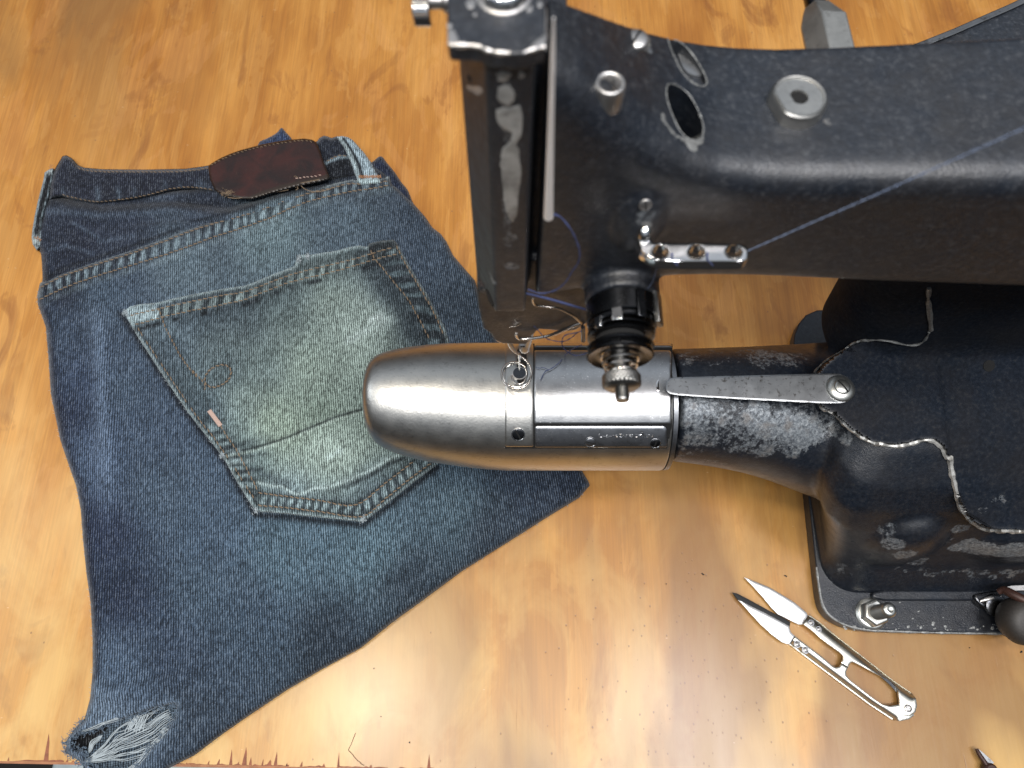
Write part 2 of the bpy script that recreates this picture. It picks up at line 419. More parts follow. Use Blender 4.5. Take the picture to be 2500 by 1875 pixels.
def area(name, loc, tgt, sx, sy, power, col, spread=180):
    l = bpy.data.lights.new(name, 'AREA'); l.shape = 'RECTANGLE'; l.size = sx; l.size_y = sy; l.energy = power; l.color = col; l.spread = math.radians(spread)
    o = bpy.data.objects.new(name, l); COL.objects.link(o); o.location = loc
    d = Vector(tgt)-Vector(loc); o.rotation_euler = d.to_track_quat('-Z', 'Y').to_euler(); return o
area('ceiling_lamp_warm', (-.40, -.02, 2.0), (0, .1, 0), .22, .22, 12, (1.0, .90, .74))
area('ceiling_lamp_cool', (.46, -.02, 2.05), (0, .1, 0), .28, .28, 9, (.93, .93, 1.0))
area('ceiling_tube_front', (.1, -.40, 1.75), (0, .12, .1), 1.5, .10, 30, (1.0, .98, .97))
area('side_light_left', (-1.7, .2, 1.5), (0, .15, .05), .9, .9, 7, (.9, .95, 1.0))  # added cool side light from the left, for directional shadows
# ------------------------------------------------------------------ worktable and floor
def build_table():
    e0 = on_z(0, 1858, 0); e1 = on_z(820, 1874, 0); d = (e1-e0)/np.linalg.norm(e1-e0)
    A = e0-d*1.1; B = e0+d*1.5; back = np.array([0, 1.3, 0]); ch = np.array([0, -.0012, -.0016]); dn = np.array([0, 0, -.020])
    P = [A, B, B+ch, A+ch, A+ch+dn, B+ch+dn, A+back, B+back, A+back+dn, B+back+dn]
    V = [tuple(p) for p in P]
    Fc = [(0, 1, 7, 6), (0, 1, 2, 3), (3, 2, 5, 4), (4, 5, 9, 8), (6, 7, 9, 8)]; mi = [0, 2, 2, 2, 2]
    chips = [(112, 12, 70, 6), (20, 5, 11, 1), (140, 4, 7, 0), (150, 3, 6, 0), (163, 7, 9, 2), (178, 8, 6, 0), (125, 9, 4, 0), (60, 60, 4, 0), (196, 8, 4, 0),
             (430, 16, 6, 0), (455, 7, 5, 0), (508, 5, 12, 2), (532, 8, 16, 3), (563, 8, 40, 2), (580, 6, 10, 2), (596, 12, 46, 4), (611, 8, 22, 1), (640, 5, 18, 2),
             (656, 14, 16, 3), (672, 9, 36, 3), (700, 6, 10, 0), (735, 7, 14, 2), (790, 9, 10, 0), (826, 6, 38, 1), (905, 8, 10, 0), (1047, 9, 38, 0), (1160, 6, 8, 0)]
    for x, wd, h, sk in chips:
        yb = 1858+(x/820.)*16
        pts = [(x-wd/2, yb-.4), (x+wd/2, yb-.4), (x+wd*.35+sk*.4, yb-h*.35), (x+wd*.22+sk, yb-h*.7), (x+sk+1, yb-h), (x-wd*.15+sk*.6, yb-h*.6), (x-wd*.4+sk*.3, yb-h*.25)]
        n = len(V)
        for a, b in pts: V.append(tuple(on_z(a, b, .00012)))
        Fc.append(tuple(range(n, n+len(pts)))); mi.append(1)
    # jagged red fringe along the arris
    xs = np.arange(-60, 1300, 9.); prev = None
    n = len(V); k = len(xs)
    for i, x in enumerate(xs):
        yb = 1858+(x/820.)*16; V.append(tuple(on_z(x, yb-.3, .0001)))
    for i, x in enumerate(xs):
        yb = 1858+(x/820.)*16; V.append(tuple(on_z(x+rnd.uniform(-2, 2), yb-1.5-3.5*rnd.random()**2-(2 if 20 < x < 260 else 0), .0001)))
    for i in range(k-1):
        if vnoise(xs[i]/40., 3.) > .38: Fc.append((n+i, n+i+1, n+k+i+1, n+k+i)); mi.append(1)
    o = mesh('tabletop', V, Fc, M['wood'], smooth=False); me = o.data; me.materials.append(M['chip']); me.materials.append(M['edgewood'])
    if len(me.polygons) == len(mi):
        me.polygons.foreach_set('material_index', mi)
    o['kind'] = 'structure'
    f = mesh('floor', [(-3, -3, -.75), (3, -3, -.75), (3, 3, -.75), (-3, 3, -.75)], [(0, 1, 2, 3)], M['floor']); f['kind'] = 'structure'
    b = MB(); p0 = on_z(124, 1868, -.20); b.add(*box((p0[0], p0[1]-.30, -.30), (p0[0]+.22, p0[1]+.02, -.20)))
    b.obj('storage_box', M['boxgrey'], smooth=False)
    o = bpy.data.objects['storage_box']; bv = o.modifiers.new('bevel', 'BEVEL'); bv.width = .004; bv.segments = 3
    o['label'] = 'pale grey box below the front edge of the wooden table, at bottom left'; o['category'] = 'box'
build_table()
# ------------------------------------------------------------------ jeans
JE = thing('jeans', 'faded blue denim jeans folded flat on the wooden table with brown leather waist patch', 'jeans', tuple(on_z(650, 1100, 0)))
UP = np.array([(98, 699), (144, 675), (190, 658), (250, 638), (316, 617), (380, 594), (443, 570), (490, 553), (538, 538), (600, 521), (663, 500), (710, 483), (758, 468), (822, 453), (853, 445), (880, 446), (915, 444), (951, 437)], float)
LO = np.array([(98, 731), (144, 708), (190, 690), (250, 669), (316, 649), (380, 629), (443, 608), (490, 590), (538, 573), (600, 553), (663, 530), (710, 508), (758, 490), (822, 475), (853, 468), (900, 461), (951, 452)], float)
def eqn(L, n=50):
    L = np.asarray(L, float); d = np.concatenate([[0], np.cumsum(np.hypot(*np.diff(L, axis=0).T))]); t = np.linspace(0, d[-1], n)
    return np.stack([np.interp(t, d, L[:, 0]), np.interp(t, d, L[:, 1])], 1)
MID = (eqn(UP)+eqn(LO))/2
LEFT = [(97, 693), (91, 720), (92, 744), (104, 775), (112, 800), (118, 870), (124, 960), (136, 1020), (147, 1074), (166, 1130), (186, 1187), (197, 1245), (203, 1320), (211, 1400), (221, 1470), (226, 1560), (226, 1640), (220, 1705), (206, 1757), (188, 1775), (172, 1794), (160, 1812), (163, 1822), (157, 1836), (170, 1843), (186, 1853), (205, 1868), (215, 1890)]
RIGHT = [(400, 1890), (411, 1876), (475, 1844), (538, 1796), (601, 1752), (700, 1685), (790, 1632), (881, 1582), (960, 1518), (1040, 1460), (1130, 1393), (1243, 1322), (1334, 1264), (1413, 1216), (1440, 1185), (1436, 1174), (1424, 1155), (1398, 1090), (1375, 1030), (1320, 930), (1250, 850), (1213, 833), (1190, 780), (1159, 684), (1135, 657), (1105, 622), (1090, 590), (1075, 570), (1056, 556), (1030, 520), (1000, 487), (975, 462), (958, 450)]
LEGP = np.array([(p[0], p[1]-8) for p in UP]+RIGHT[::-1]+LEFT[::-1], float)
HOLE = np.array([(178, 1803), (201, 1788), (230, 1783), (262, 1771), (299, 1758), (340, 1742), (379, 1729), (408, 1723), (429, 1719), (426, 1748), (412, 1771), (400, 1791), (379, 1813), (357, 1838), (335, 1864), (325, 1882), (241, 1882), (215, 1864), (207, 1842), (211, 1829), (183, 1829), (178, 1817)], float)
def wrinkle(P):
    x, y = P[:, 0], P[:, 1]
    z = .0042*(fbm(x/190, y/230, 3)-.47)+.0016*(fbm(x/75, y/95, 9)-.47)+.00022*(fbm(x/14, y/14, 12)-.5)
    z += .0022*np.exp(-((x-(235+.05*(y-700)))/26.)**2)*sstep(720, 800, y)*(1-sstep(1150, 1350, y))
    z += .0016*np.exp(-((y-(1715-.25*(x-200)))/16.)**2)*sstep(190, 260, x)*(1-sstep(400, 520, x))
    return z
def edgep(sd, wd): return np.sqrt(np.clip(1-(1-np.clip(sd/wd, 0, 1))**2, 0, 1))
LEG_T = .0085
def z_leg(P, sd=None):
    if sd is None: sd = seg_dist(P, LEGP)[0]
    z = .0032+(LEG_T-.0015+wrinkle(P))*edgep(sd, 15)
    d, _, s, _ = seg_dist(P, MID, False)
    z += .0011*np.exp(-(d/17.)**4)*(1+.5*np.sin(s/9.+2*np.sin(s/33.)))
    # rolled frayed rim round the rip
    dh = seg_dist(P, HOLE)[0]; z += .0007*np.exp(-(dh/9.)**2)
    return z
def idw(P, pts):
    XY = np.array([p[:2] for p in pts], float); C = lin(np.array([p[2] for p in pts]))
    wgt = np.zeros((len(P), len(pts)))
    for i in range(len(pts)): wgt[:, i] = 1/(((P-XY[i])**2).sum(1)+1500.)**1.6
    wgt /= wgt.sum(1, keepdims=True); return wgt@C
KD = .72
def finish(c, sat=.71):
    c = np.clip(c, 1e-4, 1); g = (c@np.array([.25, .6, .15]))[:, None]; c = g+(c-g)*sat; g = (c@np.array([.25, .6, .15]))[:, None]; return c*np.array([1.0, 1.0, .955])*(g/.14)**.34*.63
BODY_C = [(200, 600, (42, 52, 80)), (300, 560, (54, 68, 96)), (500, 500, (48, 60, 86)), (150, 700, (38, 48, 74)), (850, 440, (52, 66, 88)), (130, 800, (60, 82, 112)), (250, 720, (70, 96, 124)), (450, 640, (90, 115, 134)), (650, 560, (94, 121, 134)), (850, 520, (78, 102, 122)), (1000, 620, (60, 81, 106)), (1120, 750, (60, 80, 102)),
 (200, 950, (58, 80, 116)), (240, 1100, (72, 97, 133)), (160, 1010, (42, 58, 92)), (250, 1300, (45, 62, 98)), (300, 1450, (43, 61, 94)), (400, 1200, (72, 98, 126)), (500, 1300, (68, 95, 124)), (700, 1350, (75, 108, 131)), (900, 1350, (78, 112, 133)), (1100, 1250, (72, 102, 123)), (1300, 1180, (52, 72, 98)), (1400, 1180, (50, 68, 95)),
 (600, 1500, (62, 88, 115)), (400, 1600, (58, 80, 110)), (300, 1650, (70, 96, 127)), (480, 1750, (56, 76, 100)), (800, 1560, (50, 70, 92)), (1000, 1420, (56, 77, 98)), (1200, 1300, (56, 76, 98)), (250, 1750, (92, 116, 144)), (300, 950, (66, 90, 118)), (350, 1080, (64, 88, 118)), (500, 1430, (66, 92, 118)), (1050, 500, (55, 74, 98))]
POCK_C = [(330, 770, (118, 145, 155)), (450, 820, (74, 100, 118)), (400, 800, (86, 112, 126)), (520, 760, (72, 95, 108)), (600, 800, (76, 99, 110)), (700, 760, (86, 110, 114)), (800, 720, (102, 124, 120)), (880, 780, (120, 144, 141)), (860, 830, (112, 135, 130)), (750, 900, (113, 138, 129)), (640, 900, (92, 118, 122)), (600, 1000, (104, 130, 130)), (700, 1050, (116, 142, 126)), (850, 900, (108, 132, 126)), (950, 700, (70, 92, 106)), (1020, 800, (56, 76, 88)), (900, 980, (108, 134, 128)), (550, 900, (80, 106, 118)), (500, 990, (84, 112, 124)),
 (620, 1120, (96, 124, 124)), (800, 1080, (122, 147, 140)), (700, 1190, (112, 140, 144)), (900, 1180, (92, 120, 128)), (660, 1020, (118, 144, 128)), (840, 1110, (124, 150, 143)), (780, 1010, (98, 124, 112))]
def mixc(c, f, rgb):
    f = f[:, None]; return c*(1-f)+lin(rgb)*f
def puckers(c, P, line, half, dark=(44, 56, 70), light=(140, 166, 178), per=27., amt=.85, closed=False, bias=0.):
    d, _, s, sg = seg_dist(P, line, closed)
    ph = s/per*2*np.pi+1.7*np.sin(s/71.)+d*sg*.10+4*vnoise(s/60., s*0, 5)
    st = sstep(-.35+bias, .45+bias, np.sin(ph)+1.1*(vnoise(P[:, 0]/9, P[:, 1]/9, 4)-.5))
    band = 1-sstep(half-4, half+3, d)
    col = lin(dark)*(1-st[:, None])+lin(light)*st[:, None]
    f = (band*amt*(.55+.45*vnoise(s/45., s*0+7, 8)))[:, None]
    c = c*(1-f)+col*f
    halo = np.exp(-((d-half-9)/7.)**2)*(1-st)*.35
    return mixc(c, halo, dark)
def dye_shade_leg(P, sd):
    c = idw(P, BODY_C)
    c = c*(.86+.28*fbm(P[:, 0]/90, P[:, 1]/130, 21))[:, None]*(.92+.16*fbm((P[:, 0]+.3*P[:, 1])/9, P[:, 1]/60, 31))[:, None]
    c = puckers(c, P, MID, 14, (50, 62, 76), (124, 150, 164), 27., .75)
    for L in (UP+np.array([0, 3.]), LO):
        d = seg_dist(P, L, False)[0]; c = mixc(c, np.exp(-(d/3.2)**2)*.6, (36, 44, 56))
    d, _, s, sg = seg_dist(P, UP-np.array([0, 7]), False); c = mixc(c, np.exp(-(d/4.)**2)*.7, (150, 172, 180))
    d, _, s, sg = seg_dist(P, LO+np.array([0, 12]), False); c = mixc(c, np.exp(-(d/9.)**2)*.35*(vnoise(s/14, s*0, 3)), (130, 155, 168))
    # pale wear line along left side seam, bluish streak
    c = mixc(c, .45*np.exp(-((P[:, 0]-(236+.05*(P[:, 1]-700)))/20.)**2)*sstep(700, 800, P[:, 1])*(1-sstep(1100, 1350, P[:, 1])), (98, 124, 158))
    d = seg_dist(P, np.array(LEFT[:17]), False)[0]; c = mixc(c, np.exp(-(d/3.5)**2)*.55*(vnoise(P[:, 0]/5, P[:, 1]/5, 2)), (150, 168, 180))
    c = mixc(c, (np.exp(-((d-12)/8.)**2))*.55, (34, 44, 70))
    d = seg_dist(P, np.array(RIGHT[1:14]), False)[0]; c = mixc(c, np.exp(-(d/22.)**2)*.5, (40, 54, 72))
    dp, _, _, _ = seg_dist(P, PKL, False); c = mixc(c, np.exp(-(dp/9.)**2)*.8, (20, 26, 42))  # pocket-edge line: painted shadow together with unfaded indigo
    dh = seg_dist(P, HOLE)[0]; c = mixc(c, np.exp(-(dh/14.)**2)*.75*(.5+.7*vnoise(P[:, 0]/7, P[:, 1]/7, 6)), (100, 126, 156))
    return finish(c)
PKL = np.array([(296, 768), (340, 832), (380, 894), (420, 955), (460, 1014), (490, 1052), (546, 1125), (574, 1174), (600, 1218), (622, 1256), (700, 1262), (780, 1271), (888, 1282), (950, 1235), (1010, 1186), (1067, 1142)], float)
def leg_attr(P, sd): return {'dye_shade': dye_shade_leg(P, sd)}
def to3(zf): return lambda P, sd: on_z(P[:, 0], P[:, 1], zf(P, sd))
sheet('leg_panel', LEGP, 3.4, to3(z_leg), M['denim'], JE, skirt=lambda P: on_z(P[:, 0]+(650-P[:, 0])*.016, P[:, 1]+(1150-P[:, 1])*.016, .0001), holes=[HOLE], attrs=leg_attr)
# inner layer seen through the rip
INN = np.array([(165, 1806), (190, 1784), (262, 1765), (340, 1735), (440, 1708), (440, 1760), (400, 1810), (345, 1885), (205, 1885), (200, 1850), (170, 1835)], float)
def inn_attr(P, sd):
    c = np.tile(lin((84, 108, 130)), (len(P), 1))
    rib = np.sin((P[:, 1]*1.0+P[:, 0]*.16+1.5*vnoise(P[:, 0]/30, P[:, 1]/30, 1)*6)*2*np.pi/6.2); c = mixc(c, sstep(.0, .6, rib)*.85, (30, 40, 56))
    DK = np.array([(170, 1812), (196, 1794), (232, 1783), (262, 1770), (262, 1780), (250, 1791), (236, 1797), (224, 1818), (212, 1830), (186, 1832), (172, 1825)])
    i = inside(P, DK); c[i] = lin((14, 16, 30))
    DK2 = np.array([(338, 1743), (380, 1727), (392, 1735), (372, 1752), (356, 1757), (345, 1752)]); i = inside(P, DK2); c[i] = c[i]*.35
    return {'dye_shade': finish(c)}
sheet('inner_layer', INN, 2.2, to3(lambda P, sd: .0052+.0008*fbm(P[:, 0]/30, P[:, 1]/30)), M['denim'], JE, attrs=inn_attr)
# yoke, under the leg panel seam
YOKE = np.array([(98, 535), (104, 500), (122, 480), (200, 485), (330, 478), (440, 462), (520, 455), (600, 440), (700, 430), (800, 400), (850, 372), (905, 395), (945, 425), (962, 448), (975, 462), (960, 480), (853, 490), (758, 510), (663, 545), (538, 590), (443, 622), (316, 664), (190, 705), (110, 740), (99, 720), (104, 680), (102, 640), (100, 620), (90, 600), (88, 570)], float)
def z_yoke(P, sd=None):
    if sd is None: sd = seg_dist(P, YOKE)[0]
    x, y = P[:, 0], P[:, 1]
    z = .0012+(.0070+wrinkle(P))*edgep(sd, 18)
    yc = np.interp(x, [120, 250, 420, 560, 700, 800], [510, 522, 512, 530, 488, 470]); z += .0034*np.exp(-((y-yc)/15.)**2)*sstep(110, 190, x)*(1-sstep(700, 800, x))
    z -= .0022*np.exp(-((y-yc+24)/9.)**2)*sstep(130, 190, x)
    yc2 = np.interp(x, [300, 450, 600, 720], [560, 545, 505, 462]); z += .0015*np.exp(-((y-yc2)/9.)**2)*sstep(280, 360, x)
    return z
def yoke_attr(P, sd):
    c = idw(P, BODY_C)*(.72+.5*fbm(P[:, 0]/60, P[:, 1]/60, 41))[:, None]
    x, y = P[:, 0], P[:, 1]
    yc = np.interp(x, [120, 250, 420, 560, 700, 800], [510, 522, 512, 530, 488, 470]); c = mixc(c, .35*np.exp(-((y-yc-4)/9.)**2), (86, 108, 134))
    c = mixc(c, .65*sstep(150, 60, x), (34, 40, 62)) if False else c
    d = seg_dist(P, UP-np.array([0, 14]), False)[0]; c = mixc(c, np.exp(-(d/6.)**2)*.7, (28, 36, 54))
    d = seg_dist(P, np.array([(110, 500), (150, 490), (250, 512), (400, 500), (540, 500), (620, 505)]), False)[0]; c = mixc(c, np.exp(-(d/9.)**2)*.6, (26, 32, 50))
    for (ax, ay, bx, by, q) in ((180, 545, 240, 580, .5), (240, 590, 330, 575, .4), (440, 555, 520, 535, .4), (160, 600, 230, 620, .35), (560, 480, 640, 470, .35), (120, 610, 160, 600, .4)):
        d = seg_dist(P, np.array([(ax, ay), (bx, by)]), False)[0]; c = mixc(c, np.exp(-(d/5.)**2)*q, (84, 106, 134))
    return {'dye_shade': finish(c)}
sheet('yoke', YOKE, 3.2, to3(z_yoke), M['denim'], JE, skirt=lambda P: on_z(P[:, 0], P[:, 1], .0001), attrs=yoke_attr)
# front of the jeans lying underneath
def dark_attr(rgb, amp=.5): return lambda P, sd: {'dye_shade': np.tile(lin(rgb), (len(P), 1))*(1-amp/2+amp*fbm(P[:, 0]/22, P[:, 1]/22, 51))[:, None]*.42}
def low_layer(name, poly, zt, rgb, parent=JE, wd=10, n=3, **k):
    poly = smooth_poly(poly, n)
    return sheet(name, poly, 3.0, to3(lambda P, sd: .0006+(zt+.0012*(fbm(P[:, 0]/30, P[:, 1]/30, 3)-.5))*edgep(sd, wd)), M['denim'], parent, skirt=lambda P: on_z(P[:, 0], P[:, 1], .0001), attrs=dark_attr(rgb), **k)
low_layer('front_panel', [(880, 400), (905, 398), (929, 381), (945, 398), (964, 421), (980, 445), (996, 465), (1011, 500), (1037, 528), (1056, 556), (1070, 568), (1084, 582), (1097, 617), (1120, 650), (1100, 690), (1000, 600), (900, 500)], .0055, (40, 50, 74))
low_layer('front_panel', [(630, 352), (652, 338), (672, 327), (681, 318), (688, 312), (697, 322), (716, 346), (730, 400), (640, 400)], .0050, (58, 76, 112))
# waistband, two visible stretches
WB1 = np.array([(118, 490), (122, 450), (128, 425), (138, 405), (148, 389), (152, 381), (162, 379), (175, 386), (190, 403), (205, 409), (250, 413), (350, 414), (450, 412), (490, 407), (520, 402), (560, 440), (540, 475), (522, 470), (475, 463), (440, 464), (411, 468), (373, 479), (316, 490), (237, 498), (177, 488), (152, 481)], float)
WB2 = np.array([(690, 370), (774, 345), (780, 337), (790, 331), (800, 333), (809, 337), (821, 333), (850, 338), (880, 370), (893, 400), (880, 430), (806, 442), (760, 450), (700, 440)], float)
WB1e = np.array([(118, 490), (152, 481), (177, 488), (237, 498), (316, 490), (373, 479), (411, 468), (440, 464), (475, 463), (522, 470)], float)
WB1t = np.array([(152, 383), (175, 388), (190, 404), (205, 410), (250, 414), (350, 415), (450, 413), (510, 405)], float)
def wb_z(poly, zt): return lambda P, sd: .001+(zt+.9*wrinkle(P)+.0007*(fbm(P[:, 0]/25, P[:, 1]/60, 8)-.5))*edgep(sd, 11)
def wb_attr(P, sd):
    c = np.tile(lin((44, 52, 76)), (len(P), 1))*(.75+.5*fbm(P[:, 0]/40, P[:, 1]/30, 61))[:, None]
    d = seg_dist(P, WB1e, False)[0]; c = mixc(c, np.exp(-(d/4.)**2)*.8, (118, 142, 160))
    d2, _, s, _ = seg_dist(P, WB1t, False); c = mixc(c, np.exp(-(d2/3.)**2)*.35, (100, 120, 142))
    for x0, q in ((152, .4), (236, .6), (287, .6), (326, .35), (403, .5), (440, .4), (492, .7)):
        m = np.exp(-((P[:, 0]-x0-(P[:, 1]-450)*.12)/(6 if x0 < 480 else 18.))**2)*sstep(448 if x0 < 400 else 430, 465, P[:, 1]); c = mixc(c, m*q*(.4+.6*vnoise(P[:, 0]/4, P[:, 1]/7)), (96, 120, 144))
    return {'dye_shade': finish(c)}
sheet('waistband', WB1, 2.8, to3(wb_z(WB1, .0105)), M['denim'], JE, skirt=lambda P: on_z(P[:, 0], P[:, 1], .004), attrs=wb_attr)
def wb2_attr(P, sd):
    c = np.tile(lin((38, 48, 70)), (len(P), 1))*(.7+.6*fbm(P[:, 0]/16, P[:, 1]/16, 71))[:, None]
    L = np.array([(796, 398), (812, 390), (830, 384), (850, 384), (870, 380)]); d = seg_dist(P, L, False)[0]; c = mixc(c, np.exp(-(d/4.)**2)*.8, (120, 145, 160))
    i = P[:, 1] > np.interp(P[:, 0], L[:, 0], L[:, 1])+5; c[i] *= .55
    d = seg_dist(P, WB2[1:9], False)[0]; c = mixc(c, np.exp(-(d/4.)**2)*.5, (96, 120, 146))
    return {'dye_shade': finish(c)}
sheet('waistband', WB2, 2.8, to3(wb_z(WB2, .0090)), M['denim'], JE, skirt=lambda P: on_z(P[:, 0], P[:, 1], .002), attrs=wb2_attr)
# belt loops
LP1 = np.array([(821, 334), (835, 332), (850, 335), (861, 342), (872, 354), (889, 373), (904, 394), (917, 417), (929, 440), (931, 449), (905, 452), (880, 453), (874, 444), (866, 424), (858, 400), (849, 380), (840, 361)], float)
def lp1_attr(P, sd):
    c = np.tile(lin((128, 152, 168)), (len(P), 1))*(.8+.4*vnoise(P[:, 0]/4, P[:, 1]/4, 5))[:, None]
    L = np.array([(838, 342), (858, 372), (874, 402), (884, 436)]); d = seg_dist(P, L, False)[0]; c = mixc(c, 1-sstep(4, 8, d), (40, 50, 62))
    d = seg_dist(P, np.array([(829, 338), (850, 368), (868, 405), (877, 440)]), False)[0]; c = mixc(c, (1-sstep(3, 7, d))*.6, (150, 172, 182))
    c = mixc(c, sstep(434, 440, P[:, 1]-(P[:, 0]-900)*-.05)*.9, (150, 176, 184))
    return {'dye_shade': finish(c)}
sheet('belt_loop', LP1, 2.2, to3(lambda P, sd: .0095+.0030*edgep(sd, 8)+.0012*np.exp(-((P[:, 1]-443)/7.)**2)), M['denim'], JE, skirt=lambda P: on_z(P[:, 0], P[:, 1], .008), attrs=lp1_attr)
LP2 = np.array([(131, 411), (122, 412), (109, 421), (106, 440), (100, 462), (92, 492), (85, 525), (79, 560), (77, 580), (80, 597), (90, 612), (99, 604), (103, 584), (102, 560), (104, 536), (112, 505), (120, 480), (126, 450), (132, 428)], float)
def lp2_attr(P, sd):
    c = np.tile(lin((120, 142, 156)), (len(P), 1)); c = mixc(c, sstep(3.5, 7, sd), (34, 38, 48))
    c = mixc(c, np.exp(-((P[:, 1]-588)/12.)**2)*.9, (150, 165, 170)); c = mixc(c, np.exp(-((P[:, 1]-417)/8.)**2)*.8, (150, 165, 172))
    return {'dye_shade': finish(c)}
sheet('belt_loop', LP2, 2.0, to3(lambda P, sd: .0055+.0032*edgep(sd, 6)), M['denim'], JE, skirt=lambda P: on_z(P[:, 0], P[:, 1], .0004), attrs=lp2_attr)
# leather patch
PATCH = np.array([(509, 404), (524, 394), (538, 386), (560, 376), (585, 367), (633, 354), (667, 347), (700, 342), (742, 338), (762, 341), (772, 347), (782, 368), (791, 395), (799, 415), (806, 433), (800, 439), (777, 445), (727, 455), (679, 467), (632, 482), (612, 487), (579, 485), (547, 478), (524, 464), (513, 440), (509, 420)], float)
PBOT = np.array([(547, 470), (580, 478), (608, 480), (640, 466), (680, 453), (727, 442), (777, 432), (800, 424)], float)
def z_patch(P, sd): return .0128+.0016*edgep(sd, 7)+.0024*np.sin((P[:, 0]-509)/297.*3.0)-.0006*sstep(2, -4, 0*sd)+.0004*(fbm(P[:, 0]/30, P[:, 1]/30)-.5)
def patch_attr(P, sd):
    d = seg_dist(P, PBOT, False)[0]; below = P[:, 1] > np.interp(P[:, 0], PBOT[:, 0], PBOT[:, 1])
    return {'rim': np.clip(np.exp(-(sd/5.)**2)*.8+below*.85, 0, 1)}
LP = sheet('leather_patch', PATCH, 2.6, to3(z_patch), M['leather'], JE, skirt=lambda P: on_z(P[:, 0], P[:, 1], .0118), attrs=patch_attr)
# back pocket
PK = np.array([(300, 761), (318, 748), (345, 742), (383, 739), (430, 727), (485, 716), (545, 705), (600, 697), (630, 685), (663, 671), (700, 657), (720, 650), (722, 636), (728, 624), (745, 621), (758, 622), (790, 617), (822, 612), (850, 604), (878, 599), (896, 603), (903, 594), (930, 588), (961, 585), (970, 595), (980, 614), (996, 642), (1011, 668), (1043, 718), (1065, 760), (1087, 800), (1096, 834), (1112, 900), (1135, 990), (1150, 1072), (1110, 1105), (1067, 1135), (1010, 1178), (950, 1227), (888, 1275), (860, 1272), (780, 1264), (700, 1255), (640, 1250), (623, 1248), (600, 1212), (574, 1168), (546, 1119), (520, 1085), (490, 1047), (460, 1009), (420, 950), (380, 890), (340, 828)], float)
BTOP = np.array([(318, 770), (383, 755), (430, 744), (485, 733), (545, 721), (600, 711), (663, 688), (720, 668), (800, 648), (860, 634), (910, 618), (967, 601)], float)
BTOP2 = np.array([(331, 793), (383, 778), (430, 766), (485, 755), (545, 743), (600, 730), (663, 705), (720, 686), (800, 667), (860, 650), (920, 632), (975, 619)], float)
BL1 = np.array([(336, 800), (360, 838), (400, 898), (440, 958), (480, 1016), (520, 1066), (565, 1130), (600, 1185), (629, 1232)], float)
BL2 = np.array([(387, 752), (405, 800), (428, 846), (455, 890), (485, 926), (497, 948), (503, 975), (511, 1000), (538, 1040), (558, 1070), (578, 1099), (600, 1140), (631, 1200)], float)
BB1 = np.array([(631, 1233), (700, 1240), (780, 1249), (883, 1261), (940, 1218), (1000, 1170), (1058, 1127)], float)
BB2 = np.array([(631, 1203), (700, 1212), (780, 1222), (867, 1233), (940, 1180), (1014, 1123)], float)
BR1 = np.array([(967, 601), (996, 655), (1028, 708), (1059, 763), (1087, 826)], float)
BR2 = np.array([(904, 611), (915, 632), (932, 652), (965, 693), (996, 731), (1021, 775), (1050, 830)], float)
CREASE = np.array([(550, 1107), (600, 1098), (650, 1085), (700, 1068), (760, 1043), (820, 1018), (892, 997)], float)
FOLD = np.array([(630, 1178), (660, 1186), (690, 1188), (708, 1200), (722, 1208), (745, 1202), (765, 1192), (800, 1190), (850, 1172), (900, 1150), (950, 1120), (985, 1106)], float)
EL_ = np.array([(532+39*math.cos(a)*.80-20*math.sin(a)*(-.45), 918-39*math.cos(a)*.42+22*math.sin(a)) for a in np.linspace(2.9, 2.9+2*math.pi, 22)])
def z_pock(P, sd=None):
    if sd is None: sd = seg_dist(P, PK)[0]
    z = z_leg(P)+.0006+.0024*edgep(sd, 4)
    x, y = P[:, 0], P[:, 1]
    for a, b, h in ((BTOP, BTOP2, .0005), (BL1, BL2[[0, 2, 4, 6, 8, 9, 10, 11, 12]], .0003)):
        pass
    d, _, s, _ = seg_dist(P, (BTOP+BTOP2)/2, False); z += .0010*np.exp(-(d/15.)**4)*(1+.6*np.sin(s/8.+2*np.sin(s/29.)))
    d, _, s, sg = seg_dist(P, CREASE, False); z += .0006*np.exp(-(d/4.)**2)
    d, _, s, sg = seg_dist(P, FOLD, False); z += .0012*np.exp(-((d)/6.)**2)+.0006*(sg > 0)*np.exp(-(d/20.)**2)*0
    for L in (BL1, BB1, BB2, BL2[7:], BR1, BR2, BTOP, BTOP2):
        d = seg_dist(P, L, False)[0]; z -= .0003*np.exp(-(d/3.5)**2)
    return z
